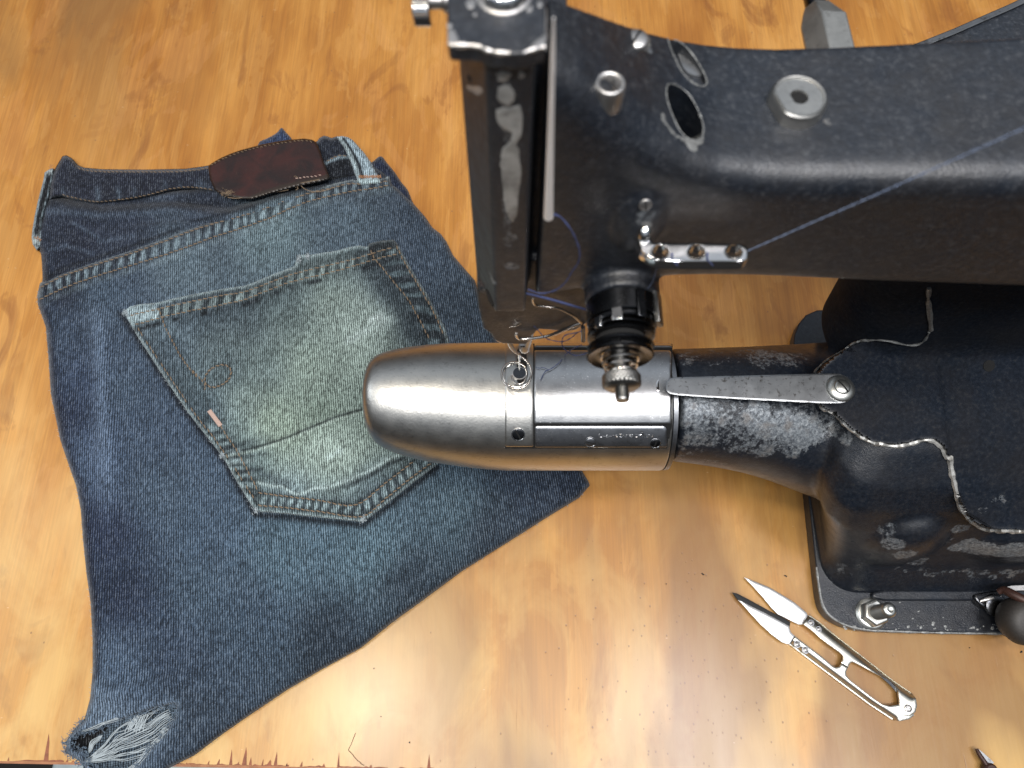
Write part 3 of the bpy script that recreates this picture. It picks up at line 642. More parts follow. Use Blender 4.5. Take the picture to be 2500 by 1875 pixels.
def pock_attr(P, sd):
    c = idw(P, POCK_C)*(.90+.20*fbm(P[:, 0]/60, P[:, 1]/60, 81))[:, None]
    # vertical whisker streaks
    u = P[:, 0]+.42*(P[:, 1]-900); gq = (c@np.array([.25, .6, .15]))[:, None]; c = (gq+(c-gq)*.85)*1.08; be = ((1-sstep(15, 130, sd))*.55)[:, None]; c = c*(1-be)+c*be*np.array([.86, 1.0, 1.28]); c = c*(.84+.32*fbm(u/13., P[:, 1]/160., 91))[:, None]
    c = c*(.62+.38*sstep(20, 95, sd)+.22*np.exp(-(((P[:, 0]-830)/110.)**2+((P[:, 1]-800)/130.)**2))+.16*np.exp(-(((P[:, 0]-780)/150.)**2+((P[:, 1]-1080)/60.)**2)))[:, None]  # painted shadow darkens the pocket border; the faded middle is paler
    rim = np.exp(-(sd/5.5)**2); ext = sstep(980, 900, P[:, 1]+0*sd)
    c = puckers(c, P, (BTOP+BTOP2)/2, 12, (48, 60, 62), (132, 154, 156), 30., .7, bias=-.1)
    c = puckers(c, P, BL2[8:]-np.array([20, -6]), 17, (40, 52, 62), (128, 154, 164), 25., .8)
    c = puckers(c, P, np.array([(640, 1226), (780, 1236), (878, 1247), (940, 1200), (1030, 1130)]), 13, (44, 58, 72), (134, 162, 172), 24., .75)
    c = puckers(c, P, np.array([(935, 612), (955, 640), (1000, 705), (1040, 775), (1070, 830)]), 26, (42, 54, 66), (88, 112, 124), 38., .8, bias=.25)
    c = mixc(c, (1-sstep(10, 26, seg_dist(P, BR2+np.array([-22, 14]), False)[0]))*.5, (48, 64, 76))
    c = mixc(c, rim*.85*(.6+.5*vnoise(P[:, 0]/5, P[:, 1]/5, 3)), (152, 178, 186))
    dtr = inside(P, np.array([(895, 590), (962, 580), (975, 600), (908, 640)])); c[dtr] = c[dtr]*.25+lin((48, 56, 66))*.5
    d = seg_dist(P, np.array([(305, 765), (345, 768), (375, 765)]), False)[0]; c = mixc(c, (1-sstep(10, 22, d))*.7, (146, 172, 184))
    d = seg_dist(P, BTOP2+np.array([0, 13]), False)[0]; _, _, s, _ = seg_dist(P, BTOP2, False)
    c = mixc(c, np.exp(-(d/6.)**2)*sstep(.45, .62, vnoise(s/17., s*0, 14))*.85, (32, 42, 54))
    for q, cc in ((0, (30, 40, 48)), (7, (150, 172, 166))):
        d, _, s, sg = seg_dist(P, CREASE+np.array([0, q]), False); c = mixc(c, np.exp(-(d/3.2)**2)*(.85 if q == 0 else .5), cc)
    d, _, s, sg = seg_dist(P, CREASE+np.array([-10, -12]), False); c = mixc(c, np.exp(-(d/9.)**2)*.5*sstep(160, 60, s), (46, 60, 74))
    d, _, s, sg = seg_dist(P, FOLD, False); c = mixc(c, np.exp(-(d/4.5)**2)*.6, (156, 180, 184))  # painted highlight along the fold
    d, _, s, sg = seg_dist(P, FOLD+np.array([4, 11]), False); c = mixc(c, np.exp(-(d/6.)**2)*.7*sstep(120, 260, s), (30, 40, 52))  # shade painted just below the fold
    for ax, ay, bx, by, q, wd, cc in ((850, 830, 950, 780, .55, 12, (160, 182, 184)), (905, 782, 930, 770, .7, 9, (176, 196, 200)), (560, 1130, 620, 1125, .6, 6, (140, 165, 172)), (575, 1150, 640, 1145, .6, 5, (44, 56, 66)), (560, 1120, 650, 1108, .5, 4, (50, 62, 70)), (800, 1118, 830, 1100, .6, 7, (160, 186, 188)), (585, 1100, 560, 1112, .6, 5, (136, 160, 168)), (620, 1150, 700, 1180, .55, 10, (50, 68, 84)), (940, 1030, 990, 1080, .4, 20, (84, 100, 92))):
        d = seg_dist(P, np.array([(ax, ay), (bx, by)]), False)[0]; c = mixc(c, np.exp(-(d/wd)**2)*q*(.4+.8*vnoise(P[:, 0]/6, P[:, 1]/6, 6)), cc)
    for L, q in ((EL_, .7), (BL1, .5), (BL2, .45), (BB1, .75), (BB2, .75), (BR1, .7), (BR2, .6)):
        d = seg_dist(P, L, False)[0]; c = mixc(c, np.exp(-(d/3.6)**2)*q, (34, 42, 50))
    return {'dye_shade': finish(c)}
PO = sheet('back_pocket', PK, 3.0, to3(z_pock), M['denim'], JE, skirt=lambda P: on_z(P[:, 0], P[:, 1], z_leg(P)-.0008), attrs=pock_attr)
# ---- stitching
def resample(line, step):
    line = np.asarray(line, float); d = np.concatenate([[0], np.cumsum(np.hypot(*np.diff(line, axis=0).T))])
    s = np.arange(0, d[-1], step); return np.stack([np.interp(s, d, line[:, 0]), np.interp(s, d, line[:, 1])], 1)
def stitches(name, line, zf, mat, parent, dash=10.5, gap=2.5, r=.00036, jit=.6, sm=True, skip=0.):
    L = smooth_poly(line, 5, False) if sm else np.asarray(line, float); Rr = resample(L, 1.0); b = MB(); i = 0
    per = dash+gap
    k = 0
    while i+dash < len(Rr):
        if rnd.random() >= skip:
            seg = Rr[[int(i), int(i+dash*.25), int(i+dash*.5), int(i+dash*.75), int(i+dash)]]+np.array([rnd.uniform(-jit, jit), rnd.uniform(-jit, jit)])
            n = np.array([-(seg[-1]-seg[0])[1], (seg[-1]-seg[0])[0]]); n = n/np.hypot(*n)
            seg = seg+n*np.array([-1.2, -.6, 0, .6, 1.2])[:, None]
            z = zf(seg); z = z+np.array([-.00018, .00012, .00026, .00012, -.00018])
            b.add(*tube(on_z(seg[:, 0], seg[:, 1], z), [r*.6, r, r*1.08, r, r*.6], 6))
        i += per+rnd.uniform(-.7, .7)
    return b.obj(name, mat, parent)
zl = lambda P: z_leg(P); zp = lambda P: z_pock(P)
LG = bpy.data.objects['leg_panel']
stitches('stitching', UP+np.array([0, 3.]), zl, M['stitch'], LG); stitches('stitching', LO, zl, M['stitch'], LG)
for L in (BTOP, BTOP2, BB1, BB2, BR1, BR2): stitches('stitching', L, zp, M['stitch'], PO)
stitches('stitching', BL1, zp, M['stitch'], PO, r=.0003, skip=.15); stitches('stitching', BL2[:5], zp, M['stitch'], PO, r=.00034, dash=8)
stitches('stitching', BL2[8:], zp, M['stitch'], PO)
EL = np.array([(532+39*math.cos(a)*.80-20*math.sin(a)*(-.45), 918-39*math.cos(a)*.42+22*math.sin(a)) for a in np.linspace(2.9, 2.9+2*math.pi, 22)])
stitches('stitching', EL, zp, M['stitch'], PO, dash=9, r=.0004)
stitches('stitching', np.array([(470, 905), (490, 925), (500, 942), (500, 958)]), zp, M['stitch'], PO, dash=8, r=.0003)
# orange bar tack
b = MB()
for i in range(26):
    t = i/25.; x = 511+27*t; y = 1003+36*t; q = np.array([(x-4.5, y+2.5), (x, y), (x+4.5, y-3.5)]); z = zp(q)+np.array([0, .0004, 0]); b.add(*tube(on_z(q[:, 0], q[:, 1], z), [.0002, .0003, .0002], 5))
b.obj('bar_tack', M['stitch_pk'], PO)
# white worn corner knots
for x, y, r in ((305, 764, 7), (626, 1246, 7), (730, 632, 7), (541, 1112, 4.5), (886, 1268, 6), (752, 626, 4)):
    b = MB()
    for i in range(34):
        a = rnd.uniform(0, 6.28); q = np.array([(x+rnd.gauss(0, r*.45), y+rnd.gauss(0, r*.6))]*4, float)+np.cumsum(np.array([[rnd.uniform(-2.4, 2.4), rnd.uniform(-2.4, 2.4)] for _ in range(4)]), 0)
        z = zp(q)+np.array([0, .0006, .0008, .0003])*rnd.uniform(.6, 1.2); b.add(*tube(on_z(q[:, 0], q[:, 1], z), .00016, 5))
    b.obj('worn_corner', M['fray'], PO)
wbz = lambda P: wb_z(WB1, .0105)(P, seg_dist(P, WB1)[0]); wbz2 = lambda P: wb_z(WB2, .0090)(P, seg_dist(P, WB2)[0])
W1, W2 = [o for o in bpy.data.objects if o.name.startswith('waistband')]
stitches('stitching', WB1e[1:]+np.array([0, -6.]), wbz, M['stitch'], W1, dash=8, r=.0003); stitches('stitching', WB1t[2:]+np.array([0, 5.]), wbz, M['stitch'], W1, dash=8, r=.00028)
stitches('stitching', np.array([(798, 394), (812, 386), (830, 380), (846, 380)]), wbz2, M['stitch'], W2, dash=8, r=.0003)
pz = lambda P: z_patch(P, seg_dist(P, PATCH)[0])
stitches('stitching', np.array([(514, 404), (540, 390), (585, 372), (633, 359), (700, 347), (742, 343), (762, 346)]), pz, M['stitch'], LP, dash=6, gap=4, r=.00024)
stitches('stitching', np.array([(722, 436), (750, 432), (775, 429), (792, 424)]), pz, M['stitch_pk'], LP, dash=6, gap=3.5, r=.00028)
# loose threads of the patch
def thread_px(pts, r, sm=5): return tube([tuple(on_z(x, y, z)) for x, y, z in pts], r, 6, sm)
b = MB(); b.add(*thread_px([(716, 434, .0155), (720, 430, .0165), (726, 433, .0162), (722, 438, .0158), (716, 434, .0155)], .00018))
b.add(*thread_px([(728, 436, .016), (730, 446, .015), (742, 460, .014), (760, 467, .0125), (780, 468, .0125), (792, 466, .0125), (810, 460, .0125)], .00022))
b.add(*thread_px([(648, 474, .0128), (665, 470, .0135), (690, 466, .0135), (704, 463, .013)], .00034)); b.add(*thread_px([(722, 458, .0135), (726, 455, .0142), (727, 461, .0138), (722, 464, .013)], .00024))
b.add(*thread_px([(556, 482, .0150), (580, 484, .0154), (610, 478, .0158), (640, 468, .0160), (690, 455, .0160), (740, 446, .0158), (780, 438, .0152)], .00026))
b.obj('loose_thread', M['stitch'], LP)
b = MB()
for i in range(60):
    x = 555+rnd.gauss(0, 9); y = 470+rnd.gauss(0, 4); q = np.array([(x, y), (x+rnd.uniform(-4, 4), y+rnd.uniform(-3, 3)), (x+rnd.uniform(-5, 5), y+rnd.uniform(-4, 4))]); b.add(*tube(on_z(q[:, 0], q[:, 1], pz(q)+np.array([0, .0003, 0])), .00011, 4))
b.obj('fibre_tuft', M['stitch'], LP)
# bar tack on loops
b = MB()
for i in range(22):
    x = 876+i*2.5; q = np.array([(x, 428+rnd.uniform(-1, 1)), (x+1.5, 434+rnd.uniform(-1.5, 2))]); b.add(*tube(on_z(q[:, 0], q[:, 1], .0131), .00022, 5))
b.obj('bar_tack', M['stitch_or'], bpy.data.objects['belt_loop'])
for k_ in range(2):
    b = MB()
    for i in range(13):
        x, y = ((86+rnd.uniform(0, 15), 583+rnd.gauss(0, 3)) if k_ == 0 else (118+rnd.uniform(0, 14), 406+rnd.gauss(0, 4))); q = np.array([(x, y), (x+rnd.uniform(-4, 4), y+rnd.uniform(-3, 3))]); b.add(*tube(on_z(q[:, 0], q[:, 1], .0092), .0002, 5))
    b.obj('bar_tack', M['stitch_or'], bpy.data.objects['belt_loop.001'])
# frayed pale weft threads across the rip
def wavy(p0, p1, n, amp, bow, zz, ph):
    p0 = np.array(p0, float); p1 = np.array(p1, float); d = p1-p0; nn = np.array([-d[1], d[0]])/np.hypot(*d); t = np.linspace(0, 1, n)
    off = bow*np.sin(np.pi*t)+amp*np.sin(2*np.pi*t*1.4+ph)*np.sin(np.pi*t)+amp*.35*np.sin(2*np.pi*t*3.7+ph*2)*np.sin(np.pi*t)
    q = p0+t[:, None]*d+nn*off[:, None]; return [(a, c, zz+.0018*math.sin(math.pi*tt)+.0006*math.sin(5*tt+ph)) for (a, c), tt in zip(q, t)]
b = MB()
for i in range(30):
    f = i/29.; ph = rnd.uniform(0, 1.4)+f*2
    b.add(*thread_px(wavy((216+rnd.gauss(0, 5), 1856+rnd.gauss(0, 3)+4*f), (400+26*min(1, f*1.6)+rnd.gauss(0, 3), 1722+62*f+rnd.gauss(0, 4)), 9, rnd.uniform(2.5, 7), -14+42*f+rnd.gauss(0, 4), .0080, ph), rnd.uniform(.00011, .00017), 4))
for i in range(9):
    f = i/8.; b.add(*thread_px(wavy((302+30*f, 1884), (405+rnd.gauss(0, 4), 1768+20*f), 7, 3, 7+5*f, .0082, f*2), .00017, 4))
for i in range(8):
    f = i/7.; b.add(*thread_px(wavy((216+2*f, 1836+2*f+rnd.gauss(0, 2)), (242+8*f, 1797-2*f), 6, 2, -9+9*f, .0085, f), .00014, 4))
for i in range(14):
    f = i/13.; x = 318+38*f; b.add(*thread_px([(x+6+rnd.gauss(0, 3), 1748-5*abs(f-.5)+rnd.gauss(0, 2), .0090), (x-2, 1764, .0094), (x-12+rnd.gauss(0, 3), 1784+rnd.gauss(0, 3), .0088)], .00022, 4))
for i in range(6):
    f = i/5.; b.add(*thread_px(wavy((200+rnd.uniform(0, 40), 1786-f*6), (285+rnd.uniform(0, 30), 1756-6*f+rnd.gauss(0, 1.5)), 5, 1, -1, .0098, f), .00014, 4))
b.obj('frayed_threads', M['fray'], JE)
b = MB()
for i in range(430):
    t = rnd.random()
    if i < 300:
        hp = resample(np.vstack([HOLE, HOLE[:1]]), 1.0); p = hp[int(t*(len(hp)-1))]+np.array([rnd.gauss(0, 4), rnd.gauss(0, 4)]); z0 = .0098
    else:
        lp = resample(np.array([(206, 1757), (188, 1775), (172, 1794), (160, 1812), (163, 1822), (157, 1836), (170, 1843), (186, 1853), (205, 1868)]), 1.); p = lp[int(t*(len(lp)-1))]+np.array([rnd.gauss(0, 3), rnd.gauss(0, 3)]); z0 = .006
    a = rnd.uniform(0, 6.28); q = [(p[0], p[1], z0)]; st = rnd.uniform(1.2, 2.6); cur = rnd.uniform(-1.1, 1.1)
    for k in range(6): a += cur+rnd.uniform(-.4, .4); q.append((q[-1][0]+st*math.cos(a), q[-1][1]+st*math.sin(a), z0+rnd.uniform(0, .0012)))
    b.add(*tube([tuple(on_z(*s)) for s in q], rnd.uniform(.0001, .00018), 4))
b.obj('fuzz', M['fuzz'], JE)['kind'] = 'stuff'
# tiny pale fibres along the outline
b = MB()
for L, z0, nn in ((LEFT[:18], .002, 150), (RIGHT[1:15], .002, 120), (list(map(tuple, PK[43:])), .0105, 60)):
    R2 = resample(np.array(L), 1.)
    for i in range(nn):
        p = R2[rnd.randrange(len(R2))]; a = rnd.uniform(0, 6.28); st = rnd.uniform(1.5, 3.2)
        b.add(*tube([tuple(on_z(p[0]+st*k*math.cos(a+.3*k), p[1]+st*k*math.sin(a+.3*k), z0+.0004*k)) for k in range(3)], .00008, 4))
b.obj('edge_fibres', M['fray'], JE)['kind'] = 'stuff'
# ------------------------------------------------------------------ sewing machine
SM = thing('sewing_machine', 'worn black cast-iron cylinder-arm sewing machine with a bare steel free arm over the jeans', 'sewing machine', tuple(on_z(2200, 1300, 0)))
YC = .137
def cyl_fit(top, bot):
    a1, a2 = math.atan(slope(top)), math.atan(slope(bot)); a = (a1+a2)/2; h = abs(a1-a2)/2
    d = YC/math.sin(a); return H-d*math.cos(a), d*math.sin(h)
ZC, RC = cyl_fit(837, 1149)
def zdep(py, z): v = (py-CY)/F; return (H-z)/(SD+v*CD)
def Xat(px, py, z): return (px-CX)/F*zdep(py, z)
def mpx(r, py, z): return r/F*zdep(py, z)
def circ(X, zc, r, n=64, sy=1., sz=1.):
    return [(X, YC-r*sy*math.sin(a), zc+r*sz*math.cos(a)) for a in [2*math.pi*i/n for i in range(n)]]
# --- free arm shell (nose)
st = [(894, 940, 986), (894.5, 920, 1010), (896.5, 903, 1034), (901, 888, 1053), (909, 876, 1069), (921, 866, 1083), (942, 858, 1096), (972, 851, 1108), (1004, 846, 1117), (1045, 841, 1127), (1090, 838, 1134), (1140, 837, 1141), (1190, 837, 1146), (1240, 837, 1149), (1400, 837, 1149), (1606, 837, 1149), (1611, 839, 1147), (1612, 848, 1138)]
R = []
stv = []
sx = [s[0] for s in st]
tt_ = np.concatenate([[0], np.cumsum([math.hypot(st[i+1][0]-st[i][0], (st[i+1][1]-st[i][1])*.7) for i in range(len(st)-4)])]); S_ = np.array(st[:len(st)-3], float)
u_ = np.linspace(0, tt_[-1], 140); arr = np.stack([np.interp(u_, tt_, S_[:, k]) for k in range(3)], 1)
for _ in range(3): arr[1:-1] = (arr[:-2]+2*arr[1:-1]+arr[2:])/4
arr = np.vstack([arr, np.array(st[-3:], float)])
for px, tp, bt in arr:
    zc, r = cyl_fit(tp, bt); X = (px-CX)/F*(YC/ray(px, (tp+bt)/2)[1]); R.append(circ(X, zc, r, 96))
V, Fc = rings(R); mesh('free_arm_shell', V, Fc, M['satin'], SM, sharp=60)
# --- cylinder surface mapping
def cyl_hit(px, py, rad):
    x, y, w = [float(q) for q in ray(px, py)]
    # point (0,0,H)+t(x,y,w): (t*y-YC)^2+(H+t*w-ZC)^2=rad^2
    A = y*y+w*w; B = 2*(-y*YC+w*(H-ZC)); C = YC*YC+(H-ZC)**2-rad*rad; D = B*B-4*A*C
    t = (-B-math.sqrt(max(D, 0)))/(2*A); return x*t, math.atan2(YC-t*y, H+t*w-ZC)*RC
def cyl_xyz(P, r): th = P[:, 1]/RC; return np.stack([P[:, 0], YC-r*np.sin(th), ZC+r*np.cos(th)], 1)
def cyl_plate(name, pts, off, mat, parent=SM, holes=(), sp=.0007, base=-.0004, bev=.0006):
    c = lambda L: np.array([cyl_hit(a, b, RC+off) for a, b in L])
    return sheet(name, c(pts), sp, lambda P, sd: cyl_xyz(P, RC+off-bev*.6*(1-np.clip(sd/bev, 0, 1))**2), mat, parent, skirt=lambda P: cyl_xyz(P, RC+base), holes=[c(h) for h in holes], sharp=50)
def rrect(x0, y0, x1, y1, r, tr=None):
    out = []
    rr = tr or (r, r, r, r)
    for cx, cy, a0, q in ((x0, y0, 180, rr[0]), (x1, y0, 270, rr[1]), (x1, y1, 0, rr[2]), (x0, y1, 90, rr[3])):
        sx_, sy_ = (1 if cx == x0 else -1), (1 if cy == y0 else -1)
        for k in range(5):
            a = math.radians(a0+k*22.5); out.append((cx+sx_*q+q*math.cos(a), cy+sy_*q+q*math.sin(a)))
    return out
def subdiv(L, n=12):
    L = np.array(L, float); out = []
    for i in range(len(L)):
        a, b = L[i], L[(i+1) % len(L)]; k = max(1, int(np.hypot(*(b-a))/n))
        for j in range(k): out.append(tuple(a+(b-a)*j/k))
    return out
cyl_plate('gap_shadow', subdiv([(1231, 838.5), (1642, 838.5), (1641, 1042), (1632, 1097), (1231, 1095)]), .00006, M['hole'], base=-.0002)
NP = cyl_plate('needle_plate', subdiv(rrect(1233.5, 837.6, 1302, 1092, 3)), .0007, M['satin'], holes=[subdiv(rrect(1262, 846, 1286, 936, 10))])
cyl_plate('back_rim', subdiv([(1305, 837.6), (1640, 837.6), (1640, 845), (1305, 845)]), .0007, M['slide'])
SP_ = cyl_plate('slide_plate', subdiv(rrect(1305, 854, 1639, 1036, 5, (2, 7, 5, 3))), .0012, M['slide'])
CP = cyl_plate('cover_plate', subdiv(rrect(1306, 1041, 1628, 1093.5, 5, (6, 10, 3, 2))), .0011, M['dullplate'])
cyl_plate('shell_seam', subdiv([(1233, 1093.5), (1612, 1094.5), (1612, 1097), (1233, 1096)]), .0004, M['chrome'])
# end collar
V, Fc = lathe([(0, RC-.003), (.0001, RC-.0002), (.0022, RC-.0003), (.0026, RC-.003)], (Xat(1613, 990, ZC), YC, ZC), (1, 0, 0), 72); mesh('end_collar', V, Fc, M['dullplate'], SM)
def cyl_p(px, py, off=0.):
    X, s = cyl_hit(px, py, RC+off); th = s/RC; n = Vector((0, -math.sin(th), math.cos(th))); return Vector((X, YC-(RC+off)*math.sin(th), ZC+(RC+off)*math.cos(th))), n
def screw(name, P, n, r, ang, mat, parent, dome=.25, slotw=.16, rim=None, up=Vector((0, 1, 0))):
    n = Vector(n).normalized(); P = Vector(P)
    prof = [(-.001, r)]+[(r*dome*math.sin(a)*.9, r*math.cos(a) if k < 6 else 1e-5) for k, a in enumerate(np.linspace(0, math.pi/2, 7))]
    V, Fc = lathe(prof, P, n, 32); o = mesh(name, V, Fc, mat, parent, sharp=60)
    u = (up-n*up.dot(n)).normalized(); v = n.cross(u); d = u*math.cos(ang)+v*math.sin(ang); e = n.cross(d)
    top = P+n*(r*dome*.98); b = []
    pts = [(-.92, 0), (-.5, .0), (0, .05), (.5, 0), (.92, 0)]
    prof2 = [P+d*(r*a)+n*(r*dome*(math.sqrt(max(0, 1-a*a))*.9)+r*.035) for a, _ in pts]
    V = [p+e*(r*slotw*s) for p in prof2 for s in (-.5, .5)]; Fc = [(2*i, 2*i+1, 2*i+3, 2*i+2) for i in range(4)]
    mesh('slot', V, Fc, M['hole'], o)
    if rim:
        V, Fc = lathe([(0.0, r*1.02), (r*.06, r*1.08), (r*.05, r*rim), (-.0006, r*rim)], P, n, 40, cap=False); mesh('rim', V, Fc, M['chrome'], o)
    return o
p, n = cyl_p(1265, 1061, .0007); screw('screw', p, n, mpx(15, 1061, .11), .5, M['dark'], NP, .12, .26, 1.18)
p, n = cyl_p(1441, 1080, .0011); screw('screw', p, n, mpx(12.5, 1080, .11), 1.3, M['dullplate'], CP, .2, .26, 1.2)
p, n = cyl_p(1600, 1083, .0011); screw('screw', p, n, mpx(12, 1083, .11), -.25, M['dark'], CP, .15, .3, 1.2)
# worn stamped part lettering: low relief strokes, only their lower halves still catch light
b = MB(); x = 1463.
glyphs = ["L", "_", "i", "_", "n", "o", "E", "a", "s", "c", "h", "=", "r", "\\", "e", "w", "a"]
for gi, g in enumerate(glyphs):
    wv_ = 7.6; y0, y1 = 1059.5+rnd.uniform(-.4, .4), 1067.3
    S = {'L': [[(0, 0), (.1, 1), (1, 1)]], '_': [[(0, .75), (1, .85)]], 'i': [[(.4, .4), (.4, 1)], [(0, 1), (1, 1)]], 'n': [[(0, 1), (.1, .4), (.6, .5), (.9, 1)]], 'o': [[(.1, .5), (.5, .1), (.9, .5), (.5, 1), (.1, .5)]], 'E': [[(.9, .1), (.2, .2), (.1, .9), (.9, 1)]],
         'a': [[(.1, 1), (.4, .2), (.9, 1)]], 's': [[(.9, .2), (.2, .4), (.8, .7), (.1, 1)]], 'c': [[(.9, .3), (.2, .4), (.2, .9), (.9, 1)]], 'h': [[(.1, .1), (.1, 1)], [(.1, .6), (.8, 1)]], '=': [[(.1, .2), (.9, .15)], [(.1, 1), (.9, .95)]], 'r': [[(.2, 1), (.3, .3), (.9, .3)]], '\\': [[(.1, -.5), (.9, .6)], [(.2, .8), (.8, 1)]], 'e': [[(.1, .6), (.8, .4), (.3, .1), (.2, .9), (.9, 1)]], 'w': [[(.1, .3), (.3, 1), (.5, .5), (.9, 1)]]}[g]
    for line in S:
        q = [tuple(cyl_p(x+a*wv_*.9, y0+c*(y1-y0), .00118)[0]) for a, c in line]
        b.add(*tube(q, .00021, 5))
    x += wv_+.4
b.obj('stamped_lettering', M['chrome'], CP)
# grooves of the crescent finger notch
cyl_plate('finger_notch', [(1613, 912), (1607, 917), (1600, 926), (1596, 936), (1596, 946), (1600, 955), (1607, 962), (1614, 968), (1614.5, 940)], .00135, M['chrome'], SP_, sp=.0004, bev=.0016)
# --------------------------------------------------- castings by voxel union
def cast(name, mb, voxel, mat, parent, it=8, cut=None, wear=(), disp=None):
    me = bpy.data.meshes.new('tmp'); me.from_pydata(mb.V, [], mb.F); me.update()
    bm = bmesh.new(); bm.from_mesh(me); bmesh.ops.recalc_face_normals(bm, faces=bm.faces); bm.to_mesh(me); bm.free()
    o = bpy.data.objects.new('tmp', me); COL.objects.link(o)
    r = o.modifiers.new('r', 'REMESH'); r.mode = 'VOXEL'; r.voxel_size = voxel; r.adaptivity = 0
    s = o.modifiers.new('s', 'SMOOTH'); s.iterations = it; s.factor = .5
    cs = []
    if cut:
        for V, Fc in cut:
            cm = bpy.data.meshes.new('c'); cm.from_pydata([tuple(v) for v in V], [], Fc); bm = bmesh.new(); bm.from_mesh(cm); bmesh.ops.recalc_face_normals(bm, faces=bm.faces); bm.to_mesh(cm); bm.free()
            co = bpy.data.objects.new('c', cm); COL.objects.link(co); cs.append(co)
            bo = o.modifiers.new('b', 'BOOLEAN'); bo.operation = 'DIFFERENCE'; bo.object = co; bo.solver = 'EXACT'
    dg = bpy.context.evaluated_depsgraph_get(); dg.update()
    ne = bpy.data.meshes.new_from_object(o.evaluated_get(dg))
    for c in cs+[o]: bpy.data.objects.remove(c, do_unlink=True)
    n = len(ne.vertices); co = np.empty(n*3, np.float32); ne.vertices.foreach_get('co', co); co = co.reshape(-1, 3).astype(float)
    no = np.empty(n*3, np.float32); ne.vertices.foreach_get('normal', no); no = no.reshape(-1, 3)
    if disp is not None: co = disp(co, no); ne.vertices.foreach_set('co', co.astype(np.float32).ravel()); ne.update()
    ne.name = name; ne.materials.clear(); ne.materials.append(mat)
    ne.shade_smooth(); ne.set_sharp_from_angle(angle=math.radians(50))
    bvh = BVHTree.FromPolygons([Vector(c) for c in co], [tuple(p.vertices) for p in ne.polygons])
    wv = np.zeros(n)
    if disp is not None:
        am = ne.attributes.new('matte', 'FLOAT', 'POINT'); am.data.foreach_set('value', MATTE.astype(np.float32))
    for px, py, rad, q in wear:
        h = hit(bvh, px, py)
        if h is None: continue
        d = np.sqrt(((co-np.array(h[0]))**2).sum(1)); wv = np.maximum(wv, q*(1-sstep(.35, 1.0, d/(mpx(rad, py, h[0].z)))))
    at = ne.attributes.new('wear', 'FLOAT', 'POINT'); at.data.foreach_set('value', wv.astype(np.float32))
    ob = bpy.data.objects.new(name, ne); COL.objects.link(ob); setpar(ob, parent)
    return ob, bvh
def hit(bvh, px, py):
    x, y, w_ = ray(px, py); d = Vector((float(x), float(y), float(w_))).normalized()
    loc, nor, idx, dist = bvh.ray_cast(Vector((0, 0, H)), d)
    return None if loc is None else (loc, nor)
def prism_y(pts, Y0, Y1, Yp=None):
    P = [Vector(tuple(on_y(a, b, Yp or Y0))) for a, b in pts]
    return rings([[Vector((p.x, Y0, p.z)) for p in P], [Vector((p.x, Y1, p.z)) for p in P]])
def ellipsoid(c, r, n=20):
    R = []
    for i in range(1, n):
        a = math.pi*i/n; R.append([(c[0]+r[0]*math.sin(a)*math.cos(b), c[1]+r[1]*math.sin(a)*math.sin(b), c[2]+r[2]*math.cos(a)) for b in [2*math.pi*k/24 for k in range(24)]])
    return rings(R)
# lower casting
mb = MB(); R = []
for px, tp, bt in ((1634, 850, 1127), (1660, 851, 1129), (1700, 850, 1134), (1760, 848, 1144), (1820, 846, 1157), (1880, 843, 1176), (1940, 840, 1200), (2000, 836, 1222), (2080, 832, 1240), (2180, 830, 1250), (2500, 830, 1250), (2750, 830, 1250)):
    zc, r = cyl_fit(tp, bt); X = (px-CX)/F*(YC/ray(px, (tp+bt)/2)[1]); R.append(circ(X, zc, r, 48))
mb.add(*rings(R))
R = []
for z, xl, yf in ((.004, .172, .052), (.011, .1715, .054), (.017, .173, .058), (.026, .1705, .0635), (.04, .166, .068), (.055, .160, .072), (.07, .1525, .076), (.085, .150, .082), (.098, .153, .090), (.110, .162, .104), (.118, .175, .118)):
    c = .018; yb = .168; xr = .42; ring = []
    for cx, cy, a0 in ((xl+c, yf+c, 180), (xr-c, yf+c, 270), (xr-c, yb-c, 0), (xl+c, yb-c, 90)):
        for k in range(7):
            a = math.radians(a0+k*15); ring.append((cx+c*math.cos(a), cy+c*math.sin(a), z))
    R.append(ring)
mb.add(*rings(R))
mb.add(*ellipsoid(on_z(2175, 1305, .045), (.024, .015, .036))); mb.add(*ellipsoid(on_z(2480, 1300, .048), (.036, .015, .030)))
R = []
for z, pl in ((.10, None), (.13, None), (.16, None), (.19, None), (.21, None), (.235, None)):
    Yl = .176; sl = Yl/(H-z); v_ = (CD-sl*SD)/(SD+sl*CD); py_ = CY+F*v_
    xl = Xat(float(np.interp(py_, [560, 640, 690, 722, 762, 850, 1000], [2062, 2060, 2056, 2030, 2001, 1992, 1992])), py_, z); c = .024; ring = []
    for cx, cy, a0 in ((xl+c, .146+c, 180), (.42-c, .146+c, 270), (.42-c, .196-c, 0), (xl+c, .196-c, 90)):
        for k in range(8):
            a = math.radians(a0+k*90/7); ring.append((cx+c*math.cos(a), cy+c*math.sin(a), z))
    R.append(ring)
mb.add(*rings(R))
